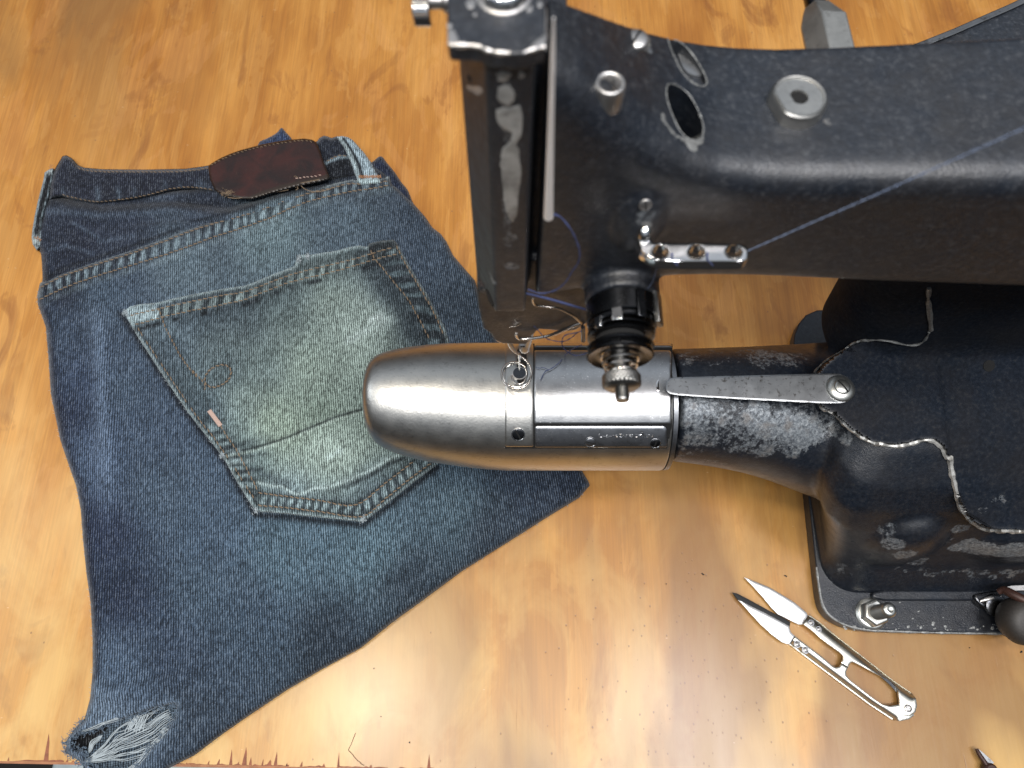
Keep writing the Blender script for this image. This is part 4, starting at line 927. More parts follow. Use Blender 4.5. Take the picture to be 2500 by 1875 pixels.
def disp_lower(co, no):
    px, py = proj(co); P = np.stack([px, py], 1); facing = (no[:, 2] > -.1) & (co[:, 2] > .02)
    PL = smooth_poly([(1992, 930), (2010, 895), (2050, 862), (2090, 838), (2130, 829), (2170, 831), (2215, 841), (2245, 836), (2268, 818), (2274, 800), (2275, 640), (2900, 640), (2900, 1305), (2480, 1294), (2420, 1291), (2380, 1275), (2350, 1240), (2335, 1190), (2325, 1130), (2312, 1110), (2295, 1082), (2270, 1072), (2235, 1076), (2190, 1087), (2130, 1080), (2080, 1048), (2040, 1012), (2005, 990)], 2)
    d, _, _, _ = seg_dist(P, PL); i = inside(P, PL) & facing
    co = co.copy(); right = px > np.interp(py, [640, 880, 980, 1090, 1190, 1250, 1291], [2272, 2285, 2300, 2316, 2335, 2360, 2420])
    for m_, y0, z0, k_ in ((i & ~right, .130, .1205, .35), (i & right, .130, .1165, .60)):
        x_, y_, w2 = ray(px[m_], py[m_]); t_ = (H-z0+k_*y0)/(k_*y_-w2)   # ray meets the plane z = z0+k(y-y0)
        old = co[m_]; to_ = old[:, 1]/y_; kk = .010
        h_ = np.clip(.5+.5*(to_-t_)/kk, 0, 1); t_ = to_*(1-h_)+t_*h_-kk*h_*(1-h_)
        co[m_] = np.stack([x_*t_, y_*t_, H+w2*t_], -1)
    global MATTE; MATTE = np.maximum(i*sstep(0, 10, d), sstep(1985, 2000, px)*(1-sstep(850, 880, py)))
    # recess right of the vertical crease
    C = np.array([(2272, 640), (2285, 880), (2300, 980), (2316, 1090), (2335, 1190), (2360, 1250), (2420, 1291)])
    j = i & (px > np.interp(py, C[:, 1], C[:, 0])); dj = seg_dist(P, C, False)[0]
    co[j] -= np.array([0, -.4, .9])*(.0012*sstep(0, 14, dj[j])*(1-sstep(1180, 1290, py[j])))[:, None]
    return co
wear_low = []
def wstrip(L, rad, q, n):
    out = []
    for a, c in resample(np.array(L, float), 14.): out.append((a+rnd.gauss(0, n), c+rnd.gauss(0, n), rad, q*rnd.uniform(.9, 1.08)))
    return out
wear_low += wstrip([(1660, 1000), (1800, 1020), (1980, 1045)], 75, .66, 8)+wstrip([(1700, 1060), (1850, 1080), (1960, 1085)], 60, .60, 8)+wstrip([(1840, 1010), (1985, 1060)], 60, .82, 10)
wear_low += wstrip([(1660, 870), (1960, 872)], 55, .50, 8)+wstrip([(1650, 975), (1980, 990)], 30, .5, 6)+wstrip([(1650, 1100), (1800, 1140)], 40, .48, 8)+wstrip([(1985, 1000), (2070, 1070)], 34, .55, 5)
wear_low += [(2165, 1290, 45, .60), (2180, 1330, 50, .66), (2210, 1355, 55, .66), (2240, 1370, 45, .60), (2120, 1200, 60, .35), (2345, 1290, 40, .66), (2320, 1320, 30, .5), (2060, 1390, 50, .45), (2020, 1410, 40, .45), (2440, 1225, 34, .58), (2400, 1245, 28, .5)]+wstrip([(2350, 1340), (2520, 1345)], 50, .80, 6)+wstrip([(2200, 1395), (2500, 1400)], 22, .5, 5)
LC, LB = cast('lower_casting', mb, .00125, M['gloss'], SM, 26, None, wear_low, disp_lower)
# chipped bright arris of the side casting, laid on the surface
def ribbon(name, pts, r, bvh, parent, mat, lift=.0004, seed=1):
    L = smooth_poly(pts, 6, False); L = resample(L, 4.); P = []; rr = []
    for i, (a, c) in enumerate(L):
        h = hit(bvh, a, c)
        if h is None: continue
        P.append(h[0]+h[1]*lift); rr.append(r*(.45+1.0*float(vnoise(np.array(i*.35), np.array(seed*3.), seed))))
    if P: 
        P = [(P[max(i-1, 0)]+P[i]*2+P[min(i+1, len(P)-1)])/4 for i in range(len(P))]
        V, Fc = tube(P, rr, 6); mesh(name, V, Fc, mat, parent)
ribbon('chipped_edge', [(1988, 912), (1996, 900), (2020, 880), (2050, 862), (2090, 838), (2130, 829), (2170, 831), (2215, 841), (2245, 838), (2262, 822), (2269, 806)], .00055, LB, LC, M['edge'], seed=1)
ribbon('chipped_edge', [(2268, 700), (2266, 730), (2270, 770), (2273, 806)], .0009, LB, LC, M['edge'], seed=2)
ribbon('chipped_edge', [(1995, 985), (2010, 995), (2040, 1012), (2080, 1048), (2130, 1078), (2190, 1087), (2235, 1078), (2260, 1072), (2285, 1078), (2303, 1098), (2312, 1118)], .0010, LB, LC, M['bare'], seed=3)
ribbon('chipped_edge', [(2318, 1115), (2322, 1150), (2332, 1190), (2346, 1235), (2372, 1270), (2405, 1290), (2450, 1293), (2520, 1296)], .0012, LB, LC, M['bare'], seed=4)
h = hit(LB, 2414, 893)
if h: V, Fc = lathe([(-.004, mpx(13, 893, .12)), (.0003, mpx(14, 893, .12))], h[0], h[1], 24); mesh('screw_hole', V, Fc, M['hole'], LC)
# base flange
FL = [(1938, 850), (1940, 818), (1950, 790), (1968, 768), (1995, 756), (2100, 752), (2900, 750), (2900, 1549), (2500, 1548), (2300, 1545), (2140, 1540), (2100, 1537), (2066, 1528), (2038, 1514), (2016, 1494), (2004, 1466), (1997, 1420), (1972, 1194)]
FL2 = smooth_poly(FL[12:17], 4, False); flp = FL[:12]+[tuple(q) for q in FL2]+[FL[17]]
top = [Vector(tuple(on_z(a, b_, .0100))) for a, b_ in flp]
V, Fc = prism(top, (0, 0, -.0099)); fo = mesh('base_flange', V, Fc, M['gloss'], SM, smooth=True, sharp=30)
bv = fo.modifiers.new('bevel', 'BEVEL'); bv.width = .0011; bv.segments = 3; bv.limit_method = 'ANGLE'
# worn bright line along the flange arris and a raised rib
def line_z(name, pts, z, r, mat, parent, seed=1):
    L = resample(smooth_poly(pts, 5, False), 4.); P = [tuple(on_z(a, c, z)) for a, c in L]; rr = [r*(.4+1.1*float(vnoise(np.array(i*.3), np.array(2.), seed))) for i in range(len(P))]
    V, Fc = tube(P, rr, 6); mesh(name, V, Fc, mat, parent)
line_z('worn_arris', [(1993, 1385), (1999, 1430), (2006, 1470), (2019, 1496), (2042, 1515), (2070, 1528), (2104, 1536), (2150, 1540), (2300, 1545), (2520, 1548)], .0096, .0007, M['edge'], fo, 5)
b = MB()
for i in range(70):
    if i < 40: x = rnd.uniform(2060, 2470); y = 1538-abs(rnd.gauss(0, 7))
    else: x = rnd.uniform(2090, 2450); y = rnd.uniform(1440, 1535)
    s = rnd.uniform(.7, 3.4)*(1 if i < 40 else .6); k = 7; pts = [(x+s*1.4*math.cos(a)*rnd.uniform(.6, 1.3), y+s*math.sin(a)*rnd.uniform(.6, 1.3)) for a in [6.283*j/k for j in range(k)]]
    c0 = Vector(tuple(on_z(x, y, .01025))); V = [c0]+[Vector(tuple(on_z(p_[0], p_[1], .01008))) for p_ in pts]; b.add(V, [(0, j+1, (j+1) % k+1) for j in range(k)])
b.obj('paint_chips', M['edge'], fo)['kind'] = 'stuff'
V, Fc = prism([Vector(tuple(on_z(a, c, .0128))) for a, c in ((2130, 1446), (2160, 1440), (2700, 1440), (2700, 1466), (2160, 1466), (2130, 1460))], (0, 0, -.0035)); o = mesh('flange_rib', V, Fc, M['gloss'], fo); m_ = o.modifiers.new('bevel', 'BEVEL'); m_.width = .0012; m_.segments = 3
# holding bolt
zb = .0100; C0 = Vector(tuple(on_z(2126, 1499, zb))); r0 = mpx(38, 1499, zb)
NU = thing('flange_nut_assembly', 'x', 'x', tuple(C0)); bpy.data.objects.remove(NU)
V, Fc = lathe([(0, r0), (.0008, r0*1.0), (.0016, r0*.9), (.0020, r0*.82)], C0, (0, 0, 1), 40); NUT = mesh('flange_nut', V, Fc, M['zinc'], SM)
hx = lambda r, z, ph=.35: [(C0.x+r*math.cos(ph+i*math.pi/3), C0.y+r*math.sin(ph+i*math.pi/3), zb+z) for i in range(6)]
V, Fc = rings([hx(r0*.86, .0015), hx(r0*.86, .0070), hx(r0*.74, .0080)]); o = mesh('hex_body', V, Fc, M['zinc'], NUT, smooth=True, sharp=20); m_ = o.modifiers.new('bevel', 'BEVEL'); m_.width = .0004; m_.segments = 2
rs = mpx(18, 1495, .02); prof = [(0, rs)]
for i in range(22): prof += [(.007+i*.0007, rs), (.007+i*.0007+.00035, rs*.93)]
prof += [(.0228, rs*.86), (.0234, rs*.7), (.0236, rs*.45), (.0231, rs*.30), (.0230, 1e-5)]
V, Fc = lathe(prof, C0, (0, 0, 1), 32); mesh('threaded_stud', V, Fc, M['zinc'], NUT)
# flat spring over the slide plate
SPR = np.array([(1626, 950), (1626, 938), (1629, 929), (1636, 923), (1650, 921), (1720, 919), (1800, 917), (1900, 914.5), (2000, 912), (2035, 911.5), (2052, 913), (2068, 920), (2080, 932), (2086, 948), (2083, 964), (2074, 976), (2060, 983), (2042, 985), (2000, 984), (1900, 979), (1800, 974), (1700, 968), (1650, 964), (1636, 961), (1629, 956)], float)
def z_spr(P, sd): return .1215+.0022*sstep(1700, 1990, P[:, 0])-.0002*(1-np.clip(sd/2.6, 0, 1))**2
FS = sheet('flat_spring', SPR, 2.4, to3(z_spr), M['spring'], SM, skirt=lambda P: on_z(P[:, 0], P[:, 1]+.5, z_spr(P, np.ones(len(P))*9)-.0010), sharp=40)
PW = Vector(tuple(on_z(2052, 948, .1238))); rw = mpx(35, 948, .124)
V, Fc = lathe([(-.002, rw), (.0002, rw), (.0010, rw*.93), (.0017, rw*.72), (.0021, rw*.5)], PW, (0, 0, 1), 48); W_ = mesh('washer', V, Fc, M['zinc'], FS, sharp=70)
screw('screw', PW+Vector((0, 0, .0021)), (0, 0, 1), rw*.56, .6, M['zinc'], FS, .35, .2)
# --------------------------------------------------- upper arm casting
def arm_fit(top, ridge, bot):
    q = slope(ridge)/slope(top); a = YC*(1-q)/(1+q); hz = (YC-a)/slope(ridge); hb = (YC-a)/slope(bot); return a, H-hz, H-hb
mb = MB(); R = []
def fillet(poly, rad, n=7):
    out = []; k = len(poly)
    for i in range(k):
        p = np.array(poly[i]); a = np.array(poly[i-1])-p; b_ = np.array(poly[(i+1) % k])-p; la, lb = np.hypot(*a), np.hypot(*b_); r = min(rad[i], la*.48, lb*.48)
        p0 = p+a/la*r; p2 = p+b_/lb*r
        for j in range(n):
            t = j/(n-1.); out.append(p0*(1-t)**2+2*p*t*(1-t)+p2*t*t)
    return out
ARM = np.array([(1340, -10, 175, 738), (1372, 2, 190, 735), (1420, 18, 215, 730), (1480, 39, 255, 722), (1540, 59, 300, 712), (1600, 78, 340, 703), (1680, 98, 374, 694), (1760, 111, 395, 690), (1850, 119, 406, 689), (1950, 122, 411, 690), (2080, 119, 412, 693), (2200, 114, 412, 698), (2320, 108, 412, 702), (2500, 100, 411, 707), (2750, 88, 408, 714), (3600, 70, 400, 730)], float)
YF = .1175
def arm_at(px):
    tp, rg, bt = [float(np.interp(px, ARM[:, 0], ARM[:, k])) for k in (1, 2, 3)]
    zt = H-YF/slope(rg+30*sstep(1480, 1750, px)); return tp, rg, bt, zt
for px in np.concatenate([np.linspace(1340, 2000, 34), np.linspace(2050, 3500, 14)]):
    tp, rg, bt, zt = arm_at(px); yb = slope(tp-15)*(H-zt); zb_ = H-YF/slope(bt+4); X = Xat(px, rg, zt); w_ = sstep(1450, 1750, px)
    rr = .016*(1-w_)+.0085*w_
    pts = [(YF, zb_), (YF, zt), (yb, zt-.0005), (yb, zb_+.004)]
    R.append([(X, y_, z_) for y_, z_ in fillet(pts, (.009, rr, .0025, .01))])
mb.add(*rings(R))
# tension boss under the arm front, cast bump above it
zT = .2385; yT = lambda py: slope(py)*(H-zT); XT = Xat(1521, 760, zT)
V, Fc = lathe([(0, mpx(92, 740, zT)), (.03, mpx(92, 740, zT))], (XT, yT(742), zT), (0, 1, 0), 32); mb.add(V, Fc)
q0 = on_y(1571, 520, .1185); mb.add(*ellipsoid((q0[0]-.0008, .1215, q0[2]-.003), (.0085, .0075, .017)))
holeA = smooth_poly([(1627, 228), (1652, 215), (1682, 222), (1706, 250), (1721, 288), (1715, 320), (1690, 333), (1661, 325), (1640, 300), (1624, 262)], 3)
holeB = smooth_poly([(1634, 96), (1660, 94), (1690, 110), (1714, 135), (1731, 165), (1725, 182), (1700, 185), (1670, 170), (1648, 142), (1634, 116)], 3)
zA = arm_at(1680)[3]
cuts = []
for hp, dz in ((holeA, .030), (holeB, .0055)):
    top = [Vector(tuple(on_z(a, c, zA))) for a, c in hp]; cuts.append(prism([t+Vector((0, 0, .02)) for t in top], (0, 0, -.02-dz)))
wear_up = [(1575, 530, 50, .55), (1578, 562, 24, .75), (1585, 122, 24, .75), (1575, 110, 20, .6), (2190, 275, 16, .6), (2310, 215, 7, .9), (1750, 258, 6, .9), (2020, 300, 24, .55)]
UA, UB = cast('upper_arm', mb, .0009, M['paint'], SM, 7, cuts, wear_up)
def decal(name, poly, bvh, parent, mat, sp=3.2, lift=.00012):
    poly = smooth_poly(poly, 4); n = len(poly); ctr = poly.mean(0)
    poly = np.array([p+(p-ctr)/max(1e-6, np.hypot(*(p-ctr)))*rnd.uniform(-3.8, 3.8) for p in poly])
    P, Q, sd, b_ = patch(poly, sp); V = []
    for (a, c), d_ in zip(P, sd):
        h = hit(bvh, a, c); V.append(None if h is None else h[0]+h[1]*(lift if d_ > 0 else lift*.2))
    idx = {}; VV = []
    for k_, v in enumerate(V):
        if v is not None: idx[k_] = len(VV); VV.append(v)
    Fc = [tuple(idx[int(q)] for q in f) for f in Q if all(int(q) in idx for q in f)]
    if Fc: return mesh(name, VV, Fc, mat, parent)
def on_arm(px, py): h = hit(UB, px, py); return h if h else (Vector(tuple(on_z(px, py, .28))), Vector((0, 0, 1)))
h = on_arm(1683, 150); V, Fc = prism([Vector(tuple(on_z(a, c, h[0].z+.0003))) for a, c in smooth_poly([(1655, 118), (1690, 125), (1722, 160), (1722, 180), (1695, 184), (1668, 165)], 3)], (0, 0, -.002)); mesh('hole_plug', V, Fc, M['spring'], UA)
def rim(poly, k_, r_, mat):
    W = [Vector(tuple(on_z(a, c, zA))) for a, c in poly]; ctr = sum(W, Vector())/len(W); P = []
    for p in W:
        q = ctr+(p-ctr)*k_; loc = UB.ray_cast(Vector((q.x, q.y, H)), Vector((0, 0, -1)))
        if loc[0] is not None and loc[0].z > zA-.012: P.append(Vector((q.x, q.y, loc[0].z-.00005)))
    if len(P) > 4:
        P = catmull(P+P[:1], 4); rr = [r_*(.5+.9*float(vnoise(np.array(i*.4), np.array(1.), 9))) for i in range(len(P))]; V, Fc = tube(P, rr, 6); mesh('worn_rim', V, Fc, mat, UA)
rim(holeA, 1.04, .00022, M['edge']); rim(holeB, 1.06, .00024, M['edge'])
decal('bare_patch', [(1613, 288), (1620, 276), (1628, 300), (1645, 322), (1662, 334), (1690, 337), (1712, 328), (1716, 345), (1706, 356), (1698, 370), (1684, 364), (1672, 348), (1655, 336), (1640, 325), (1630, 310)], UB, UA, M['edge'])
for pl in ([(1568, 545), (1585, 540), (1594, 560), (1588, 572), (1570, 570)], [(1540, 78), (1558, 70), (1578, 84), (1588, 110), (1580, 126), (1562, 118)]): decal('bare_patch', pl, UB, UA, M['edge'], 3.0)
# screw head in the top of the arm
h = on_arm(1553, 97); screw('screw', h[0]+Vector((0, 0, .0002)), (0, 0, 1), mpx(30, 97, .3), -.5, M['worn'], UA, .35, .2)
# oil tube ring
zt = on_arm(1492, 232)[0].z; C1 = Vector(tuple(on_z(1490, 200, zt+.0038))); C1.z = zt-.0029; r1 = mpx(38, 200, zt)
V, Fc = lathe([(0, r1), (.0060, r1), (.0066, r1*.93), (.0067, r1*.78), (.0062, r1*.66), (.0030, r1*.62)], C1, (0, 0, 1), 40, cap=False); OT = mesh('oil_tube', V, Fc, M['worn'], UA, sharp=70)
V, Fc = lathe([(.0020, r1*.64), (.0032, r1*.63)], C1, (0, 0, 1), 24); mesh('oil_tube_bore', V, Fc, M['knob'], OT)
# capped post with flats and centre hole
zt = on_arm(1935, 300)[0].z; C2 = Vector(tuple(on_z(1953, 233, zt+.0042))); C2.z = zt-.0058; r2 = mpx(70, 234, zt+.003)
def flat_ring(r, z, lim=.86):
    out = []
    for i in range(56):
        a = 2*math.pi*i/56; x_, y_ = r*math.cos(a), r*math.sin(a); fl = -r2*lim; nx, ny = -.94, -.34
        dd = x_*(-nx)+y_*(-ny)
        if -dd < fl: pass
        s_ = x_*nx+y_*ny; m = r2*lim*r/r2
        if s_ > m: x_ -= (s_-m)*nx; y_ -= (s_-m)*ny
        out.append((C2.x+x_, C2.y+y_, C2.z+z))
    return out
V, Fc = rings([flat_ring(r2*.97, 0), flat_ring(r2, .0078), flat_ring(r2*.985, .0088), flat_ring(r2*.95, .0096), flat_ring(r2*.89, .0100), flat_ring(r2*.84, .0099), flat_ring(r2*.82, .0096), flat_ring(r2*.32, .0096), flat_ring(r2*.27, .0090), flat_ring(r2*.25, .0055)], cap=False); PC = mesh('capped_post', V, Fc, M['satin'], UA, sharp=28)
V, Fc = lathe([(.0090, r2*.26), (.0094, r2*.25)], C2, (0, 0, 1), 24); mesh('centre_hole', V, Fc, M['hole'], PC)
h = on_arm(1576, 500); screw('screw', h[0]+h[1]*.0002, h[1], mpx(15, 500, .27), .3, M['worn'], UA, .2, .2)
# three-hole thread guide
zg = .2735
GP = smooth_poly([(1556, 590), (1562, 580), (1574, 578), (1584, 586), (1600, 592), (1640, 593), (1720, 593), (1800, 596), (1820, 600), (1829, 612), (1828, 630), (1818, 640), (1780, 642), (1700, 642), (1630, 641), (1600, 638), (1578, 627), (1564, 612)], 2)
hl = [[(cx+17*math.cos(a), cy+14.5*math.sin(a)) for a in np.linspace(0, 2*math.pi, 20, endpoint=False)] for cx, cy in ((1612, 614), (1700, 614.5), (1791, 613.5))]
TG = sheet('thread_guide', GP, 2.2, to3(lambda P, sd: zg-.0009*(1-np.clip(sd/6., 0, 1))**2), M['chrome'], SM, skirt=lambda P: on_z(P[:, 0], P[:, 1], zg)*np.array([1, 1, 0])+np.array([0, 0, zg-.0032]), holes=hl)
h = on_arm(1580, 560); V, Fc = tube([h[0]-h[1]*.002, tuple(on_z(1574, 572, zg+.001)), tuple(on_z(1572, 584, zg-.001)), tuple(on_z(1585, 600, zg-.0016))], [.0019, .0018, .0017, .0014], 12, 5); mesh('guide_bracket', V, Fc, M['chrome'], TG)
# --------------------------------------------------- tension assembly (axis towards the viewer)
TN = bpy.data.objects.new('tension_assembly', None)
def disc(name, py0, py1, rp0, rp1, mat, parent, bev=.0003, px=1514):
    y0, y1 = yT(py0), yT(py1); x_ = Xat(px, (py0+py1)/2, zT); ra, rb = mpx(rp0, py0, zT), mpx(rp1, py1, zT); L = y0-y1
    V, Fc = lathe([(0, ra-bev), (bev, ra), (L-bev, rb), (L, rb-bev), (L, 1e-5)], (x_, y0, zT), (0, -1, 0), 56); return mesh(name, V, Fc, mat, parent, sharp=35)
TA = disc('tension_post', 742, 790, 88, 89, M['dark'], SM, px=1520)
disc('collar', 792, 803, 84, 84, M['dark'], TA, px=1519); disc('collar', 790, 793, 74, 74, M['hole'], TA, px=1518)
disc('tension_disc', 812, 816, 80, 83, M['dark'], TA, .0002, 1517); disc('tension_disc', 823, 827, 83, 78, M['dark'], TA, .0002, 1516); disc('core', 800, 866, 60, 60, M['hole'], TA)
disc('pressure_plate', 842, 852, 74, 82, M['dark'], TA, .0004, 1515)
y0 = yT(868); L_ = y0-yT(880); x_ = Xat(1514, 870, zT); r_ = mpx(82, 870, zT)
V, Fc = lathe([(-.002, r_*.9), (0, r_), (.0006, r_*1.0), (.0010, r_*.95), (.0006, r_*.78), (.0003, r_*.60), (.0007, r_*.55), (.0003, r_*.48), (0, 1e-5)], (x_, yT(866), zT), (0, -1, 0), 56); mesh('front_disc', V, Fc, M['dark'], TA, sharp=50)
# cross bars / lugs seen between the discs
for px_, w1, y0_, y1_, mt in ((1549, 22, 745, 812, 'dark'), (1600, 34, 735, 810, 'knurl'), (1490, 26, 790, 820, 'chrome'), (1448, 20, 800, 826, 'chrome')):
    aa = math.acos(max(-1, min(1, (px_-1518)/92.))); rr_ = mpx(89, 780, zT); cxn, czn = math.cos(aa), math.sin(aa)
    xx, zz = XT+rr_*cxn*1.0, zT+rr_*czn*1.0; wd = mpx(w1/2., 780, zT)
    tv = Vector((-czn, 0, cxn)); nv = Vector((cxn, 0, czn)); Y0_, Y1_ = yT(y0_), yT(y1_); c_ = Vector((xx, Y0_, zz))
    V, Fc = prism([c_+tv*wd-nv*.001, c_-tv*wd-nv*.001, c_-tv*wd+nv*.0006, c_+tv*wd+nv*.0006], (0, Y1_-Y0_, 0)); o = mesh('lug', V, Fc, M[mt], TA); m_ = o.modifiers.new('bevel', 'BEVEL'); m_.width = .0003; m_.segments = 2
# conical spring
P = []; N_ = 90
for i in range(N_):
    t = i/(N_-1.); a = t*2*math.pi*3.1+2.2; rr_ = mpx(47-13*t, 885, zT); P.append((x_+rr_*math.cos(a), yT(869)+(yT(914)-yT(869))*t, zT+rr_*math.sin(a)))
V, Fc = tube(P, .00042, 8); mesh('tension_spring', V, Fc, M['wire'], TA)
disc('spindle', 850, 925, 22, 22, M['knurl'], TA)
y0 = yT(916); Lk = y0-yT(943); rk = mpx(46.5, 930, zT); R = []
for j in range(15):
    t = j/14.; ring = []
    for k in range(168):
        a = 2*math.pi*k/168; e = 0 if j in (0, 14) else 1; kn = .022*rk*e*(math.cos(a*30+t*17)+math.cos(a*30-t*17)); r_e = rk*(1-.05*(abs(2*t-1)**8))+kn; ring.append((x_+r_e*math.cos(a), y0-Lk*t, zT+r_e*math.sin(a)))
    R.append(ring)
V, Fc = rings([[(x_+rk*.7*math.cos(2*math.pi*k/168), y0+.0004, zT+rk*.7*math.sin(2*math.pi*k/168)) for k in range(168)]]+R+[[(x_+rk*.82*math.cos(2*math.pi*k/168), y0-Lk-.0006, zT+rk*.82*math.sin(2*math.pi*k/168)) for k in range(168)]]); mesh('thumb_nut', V, Fc, M['knurl'], TA, sharp=60)
rs = mpx(17.5, 960, zT); prof = [(0, rs)]; Ls = yT(925)-yT(979)
for i in range(13): prof += [(Ls*.3+i*Ls*.045, rs), (Ls*.3+(i+.5)*Ls*.045, rs*.93)]
prof += [(Ls*.95, rs*.95), (Ls, rs*.84), (Ls, 1e-5)]
V, Fc = lathe(prof, (x_, yT(925), zT), (0, -1, 0), 28); mesh('threaded_stud', V, Fc, M['knurl'], TA)
# --------------------------------------------------- head
mb = MB()
zh = .3396; zh_l = .186
def colprism(xy, z0, z1): return prism([(x, y, z0) for x, y in xy], (0, 0, z1-z0))
mb.add(*colprism([(-.0113, .126), (-.0052, .1125), (.0040, .1125), (.0052, .124), (.0052, .160), (-.0113, .160)], .232, .3385))
mb.add(*ellipsoid((-.0008, .1160, .236), (.0046, .0034, .008)))
mb.add(*colprism([(-.0110, .126), (.012, .126), (.012, .16), (-.0110, .16)], .205, .325))
mb.add(*prism_y([(1166, 620), (1164, 700), (1168, 740), (1180, 790), (1197, 802), (1208, 820), (1228, 828), (1286, 830), (1300, 808), (1316, 792), (1352, 795), (1376, 798), (1404, 795), (1432, 778), (1446, 740), (1440, 620)], .1235, .152, .1255))
V, Fc = lathe([(0, .0036), (.006, .0036)], tuple(on_y(1196, 708, .1205)), (0, 1, 0), 24); mb.add(V, Fc)
wear_hd = [(1200, 680, 34, .75), (1160, 215, 18, .5), (1250, 650, 40, .55), (1245, 580, 36, .6), (1210, 250, 30, .35), (1160, 400, 40, .3), (1180, 600, 40, .3)]+[(1238, y, 26, .55) for y in range(150, 600, 14)]
HD, HB = cast('machine_head', mb, .0006, M['paint'], SM, 6, None, wear_hd)
for pl in ([(1214, 178), (1232, 175), (1246, 182), (1240, 198), (1226, 200), (1215, 192)], [(1216, 212), (1236, 206), (1252, 216), (1256, 236), (1244, 256), (1226, 252), (1214, 234)], [(1266, 176), (1276, 172), (1282, 184), (1272, 190)],
           [(1212, 268), (1240, 262), (1268, 258), (1276, 285), (1272, 330), (1262, 350), (1268, 380), (1272, 420), (1266, 470), (1262, 520), (1248, 540), (1232, 500), (1226, 440), (1222, 390), (1230, 360), (1252, 330), (1236, 318), (1216, 300)], [(1140, 212), (1160, 208), (1178, 224), (1166, 232), (1148, 222)]):
    decal('bare_patch', pl, HB, HD, M['bare'], 3.0)  # bare metal; the long strip also paints in the ridge highlight
tpts = [(1092, -80), (1091, 60), (1093, 104), (1101, 111), (1150, 111), (1172, 114), (1186, 122), (1215, 129), (1262, 131), (1284, 129), (1300, 122), (1331, 114), (1333, -80)]
V, Fc = prism([Vector(tuple(on_z(a, c, zh))) for a, c in tpts], (0, 0, -.0040)); HT = mesh('head_cap', V, Fc, M['paint'], SM, sharp=30); m_ = HT.modifiers.new('bevel', 'BEVEL'); m_.width = .0005; m_.segments = 3
# bare-metal worn arris and corners of the cap
def arris(pts, r, seed):
    L = resample(np.array(pts, float), 3.); P = [tuple(on_z(a, c, zh-.0002)) for a, c in L]; rr = [r*(.55+.8*float(vnoise(np.array(i*.25), np.array(1.), seed))) for i in range(len(P))]
    V, Fc = tube(P, rr, 8); mesh('worn_arris', V, Fc, M['worn'], HT)
arris([(1096, 107), (1103, 111), (1150, 111), (1172, 114), (1186, 122), (1215, 129), (1247, 130)], .00050, 3); arris([(1278, 129), (1300, 122), (1331, 114)], .00045, 5); arris([(1333, 100), (1333, 20)], .00022, 7)
for pl in ([(1094, 70), (1108, 72), (1116, 88), (1122, 106), (1100, 108), (1094, 102)], [(1290, 122), (1300, 108), (1318, 92), (1330, 86), (1330, 112), (1304, 120)], [(1138, 2), (1156, -6), (1160, 12), (1150, 22), (1140, 16)], [(1092, 55), (1104, 58), (1102, 66), (1093, 68)], [(1312, 6), (1322, 2), (1324, 14), (1314, 18)], [(1286, 22), (1298, 12), (1300, 22), (1290, 30)], [(1156, 30), (1164, 32), (1162, 40), (1155, 38)]):
    sheet('bare_patch', smooth_poly(pl, 3), 3., to3(lambda P, sd: zh+.00005+.00010*np.clip(sd/4, 0, 1)), M['worn'], HT)
C3 = Vector(tuple(on_z(1230, -14, zh))); r3 = mpx(62, -14, zh)
V, Fc = lathe([(0, r3*1.0), (.0006, r3), (.0016, r3*.93), (.0024, r3*.75), (.0028, r3*.5), (.0029, r3*.2), (.0029, 1e-5)], C3, (0, 0, 1), 48); CS = mesh('cap_screw', V, Fc, M['chrome'], HT, sharp=70)
V, Fc = lathe([(.0026, r3*.16), (.0031, r3*.15)], C3+Vector((0, -.0001, 0)), (0, 0, 1), 20); mesh('centre_hole', V, Fc, M['hole'], CS)
V, Fc = lathe([(-.001, r3*1.16), (.0002, r3*1.12), (.0004, r3*1.02)], C3, (0, 0, 1), 40, cap=False); mesh('seat_ring', V, Fc, M['worn'], CS)
# knurled thumb screw on the side
zq = .3255; yq = slope(2)*(H-zq); xq = Xat(1009, 2, zq); x1 = Xat(1052, 2, zq); rq = mpx(56, 2, zq); R = []
for t, rr_ in ((0, .6), (0, .93), (.08, 1.), (.5, 1.), (.92, 1.), (1, .93), (1, .6)):
    R.append([(xq+(x1-xq)*t, yq+rq*rr_*(1+(.03 if k % 2 and .9 < rr_ else 0))*math.cos(2*math.pi*k/96), zq+rq*rr_*(1+(.03 if k % 2 and .9 < rr_ else 0))*math.sin(2*math.pi*k/96)) for k in range(96)])
V, Fc = rings(R); TS = mesh('thumb_screw', V, Fc, M['chrome'], SM, sharp=25)
V, Fc = lathe([(0, rq*.36), (.0024, rq*.34), (.0030, rq*.5), (.0062, rq*.5)], (x1, yq, zq), (1, 0, 0), 28); mesh('screw_shank', V, Fc, M['worn'], TS)
# polished upright rod in front of the recess
pA = on_y(1352, 44, .1100); pB = on_y(1339, 530, .1075); P = [Vector(tuple(pA))*(1-t)+Vector(tuple(pB))*t for t in np.linspace(0, 1, 10)]
V, Fc = tube(P, [.0002, .00042, .0005, .00058, .00066, .00074, .00085, .00095, .00108, .0012], 20); mesh('needle_bar_rod', V, Fc, M['rod'], SM)
# small screw hole in the left facet with a bright scratch
h = hit(HB, 1146, 192)
if h: V, Fc = lathe([(-.002, .0008), (.0002, .0008)], h[0], h[1], 20); mesh('screw_hole', V, Fc, M['hole'], HD)
h = hit(HB, 1196, 727)
if h: V, Fc = lathe([(-.002, .0030), (.0002, .0030)], h[0], h[1], 24); mesh('screw_hole', V, Fc, M['hole'], HD)
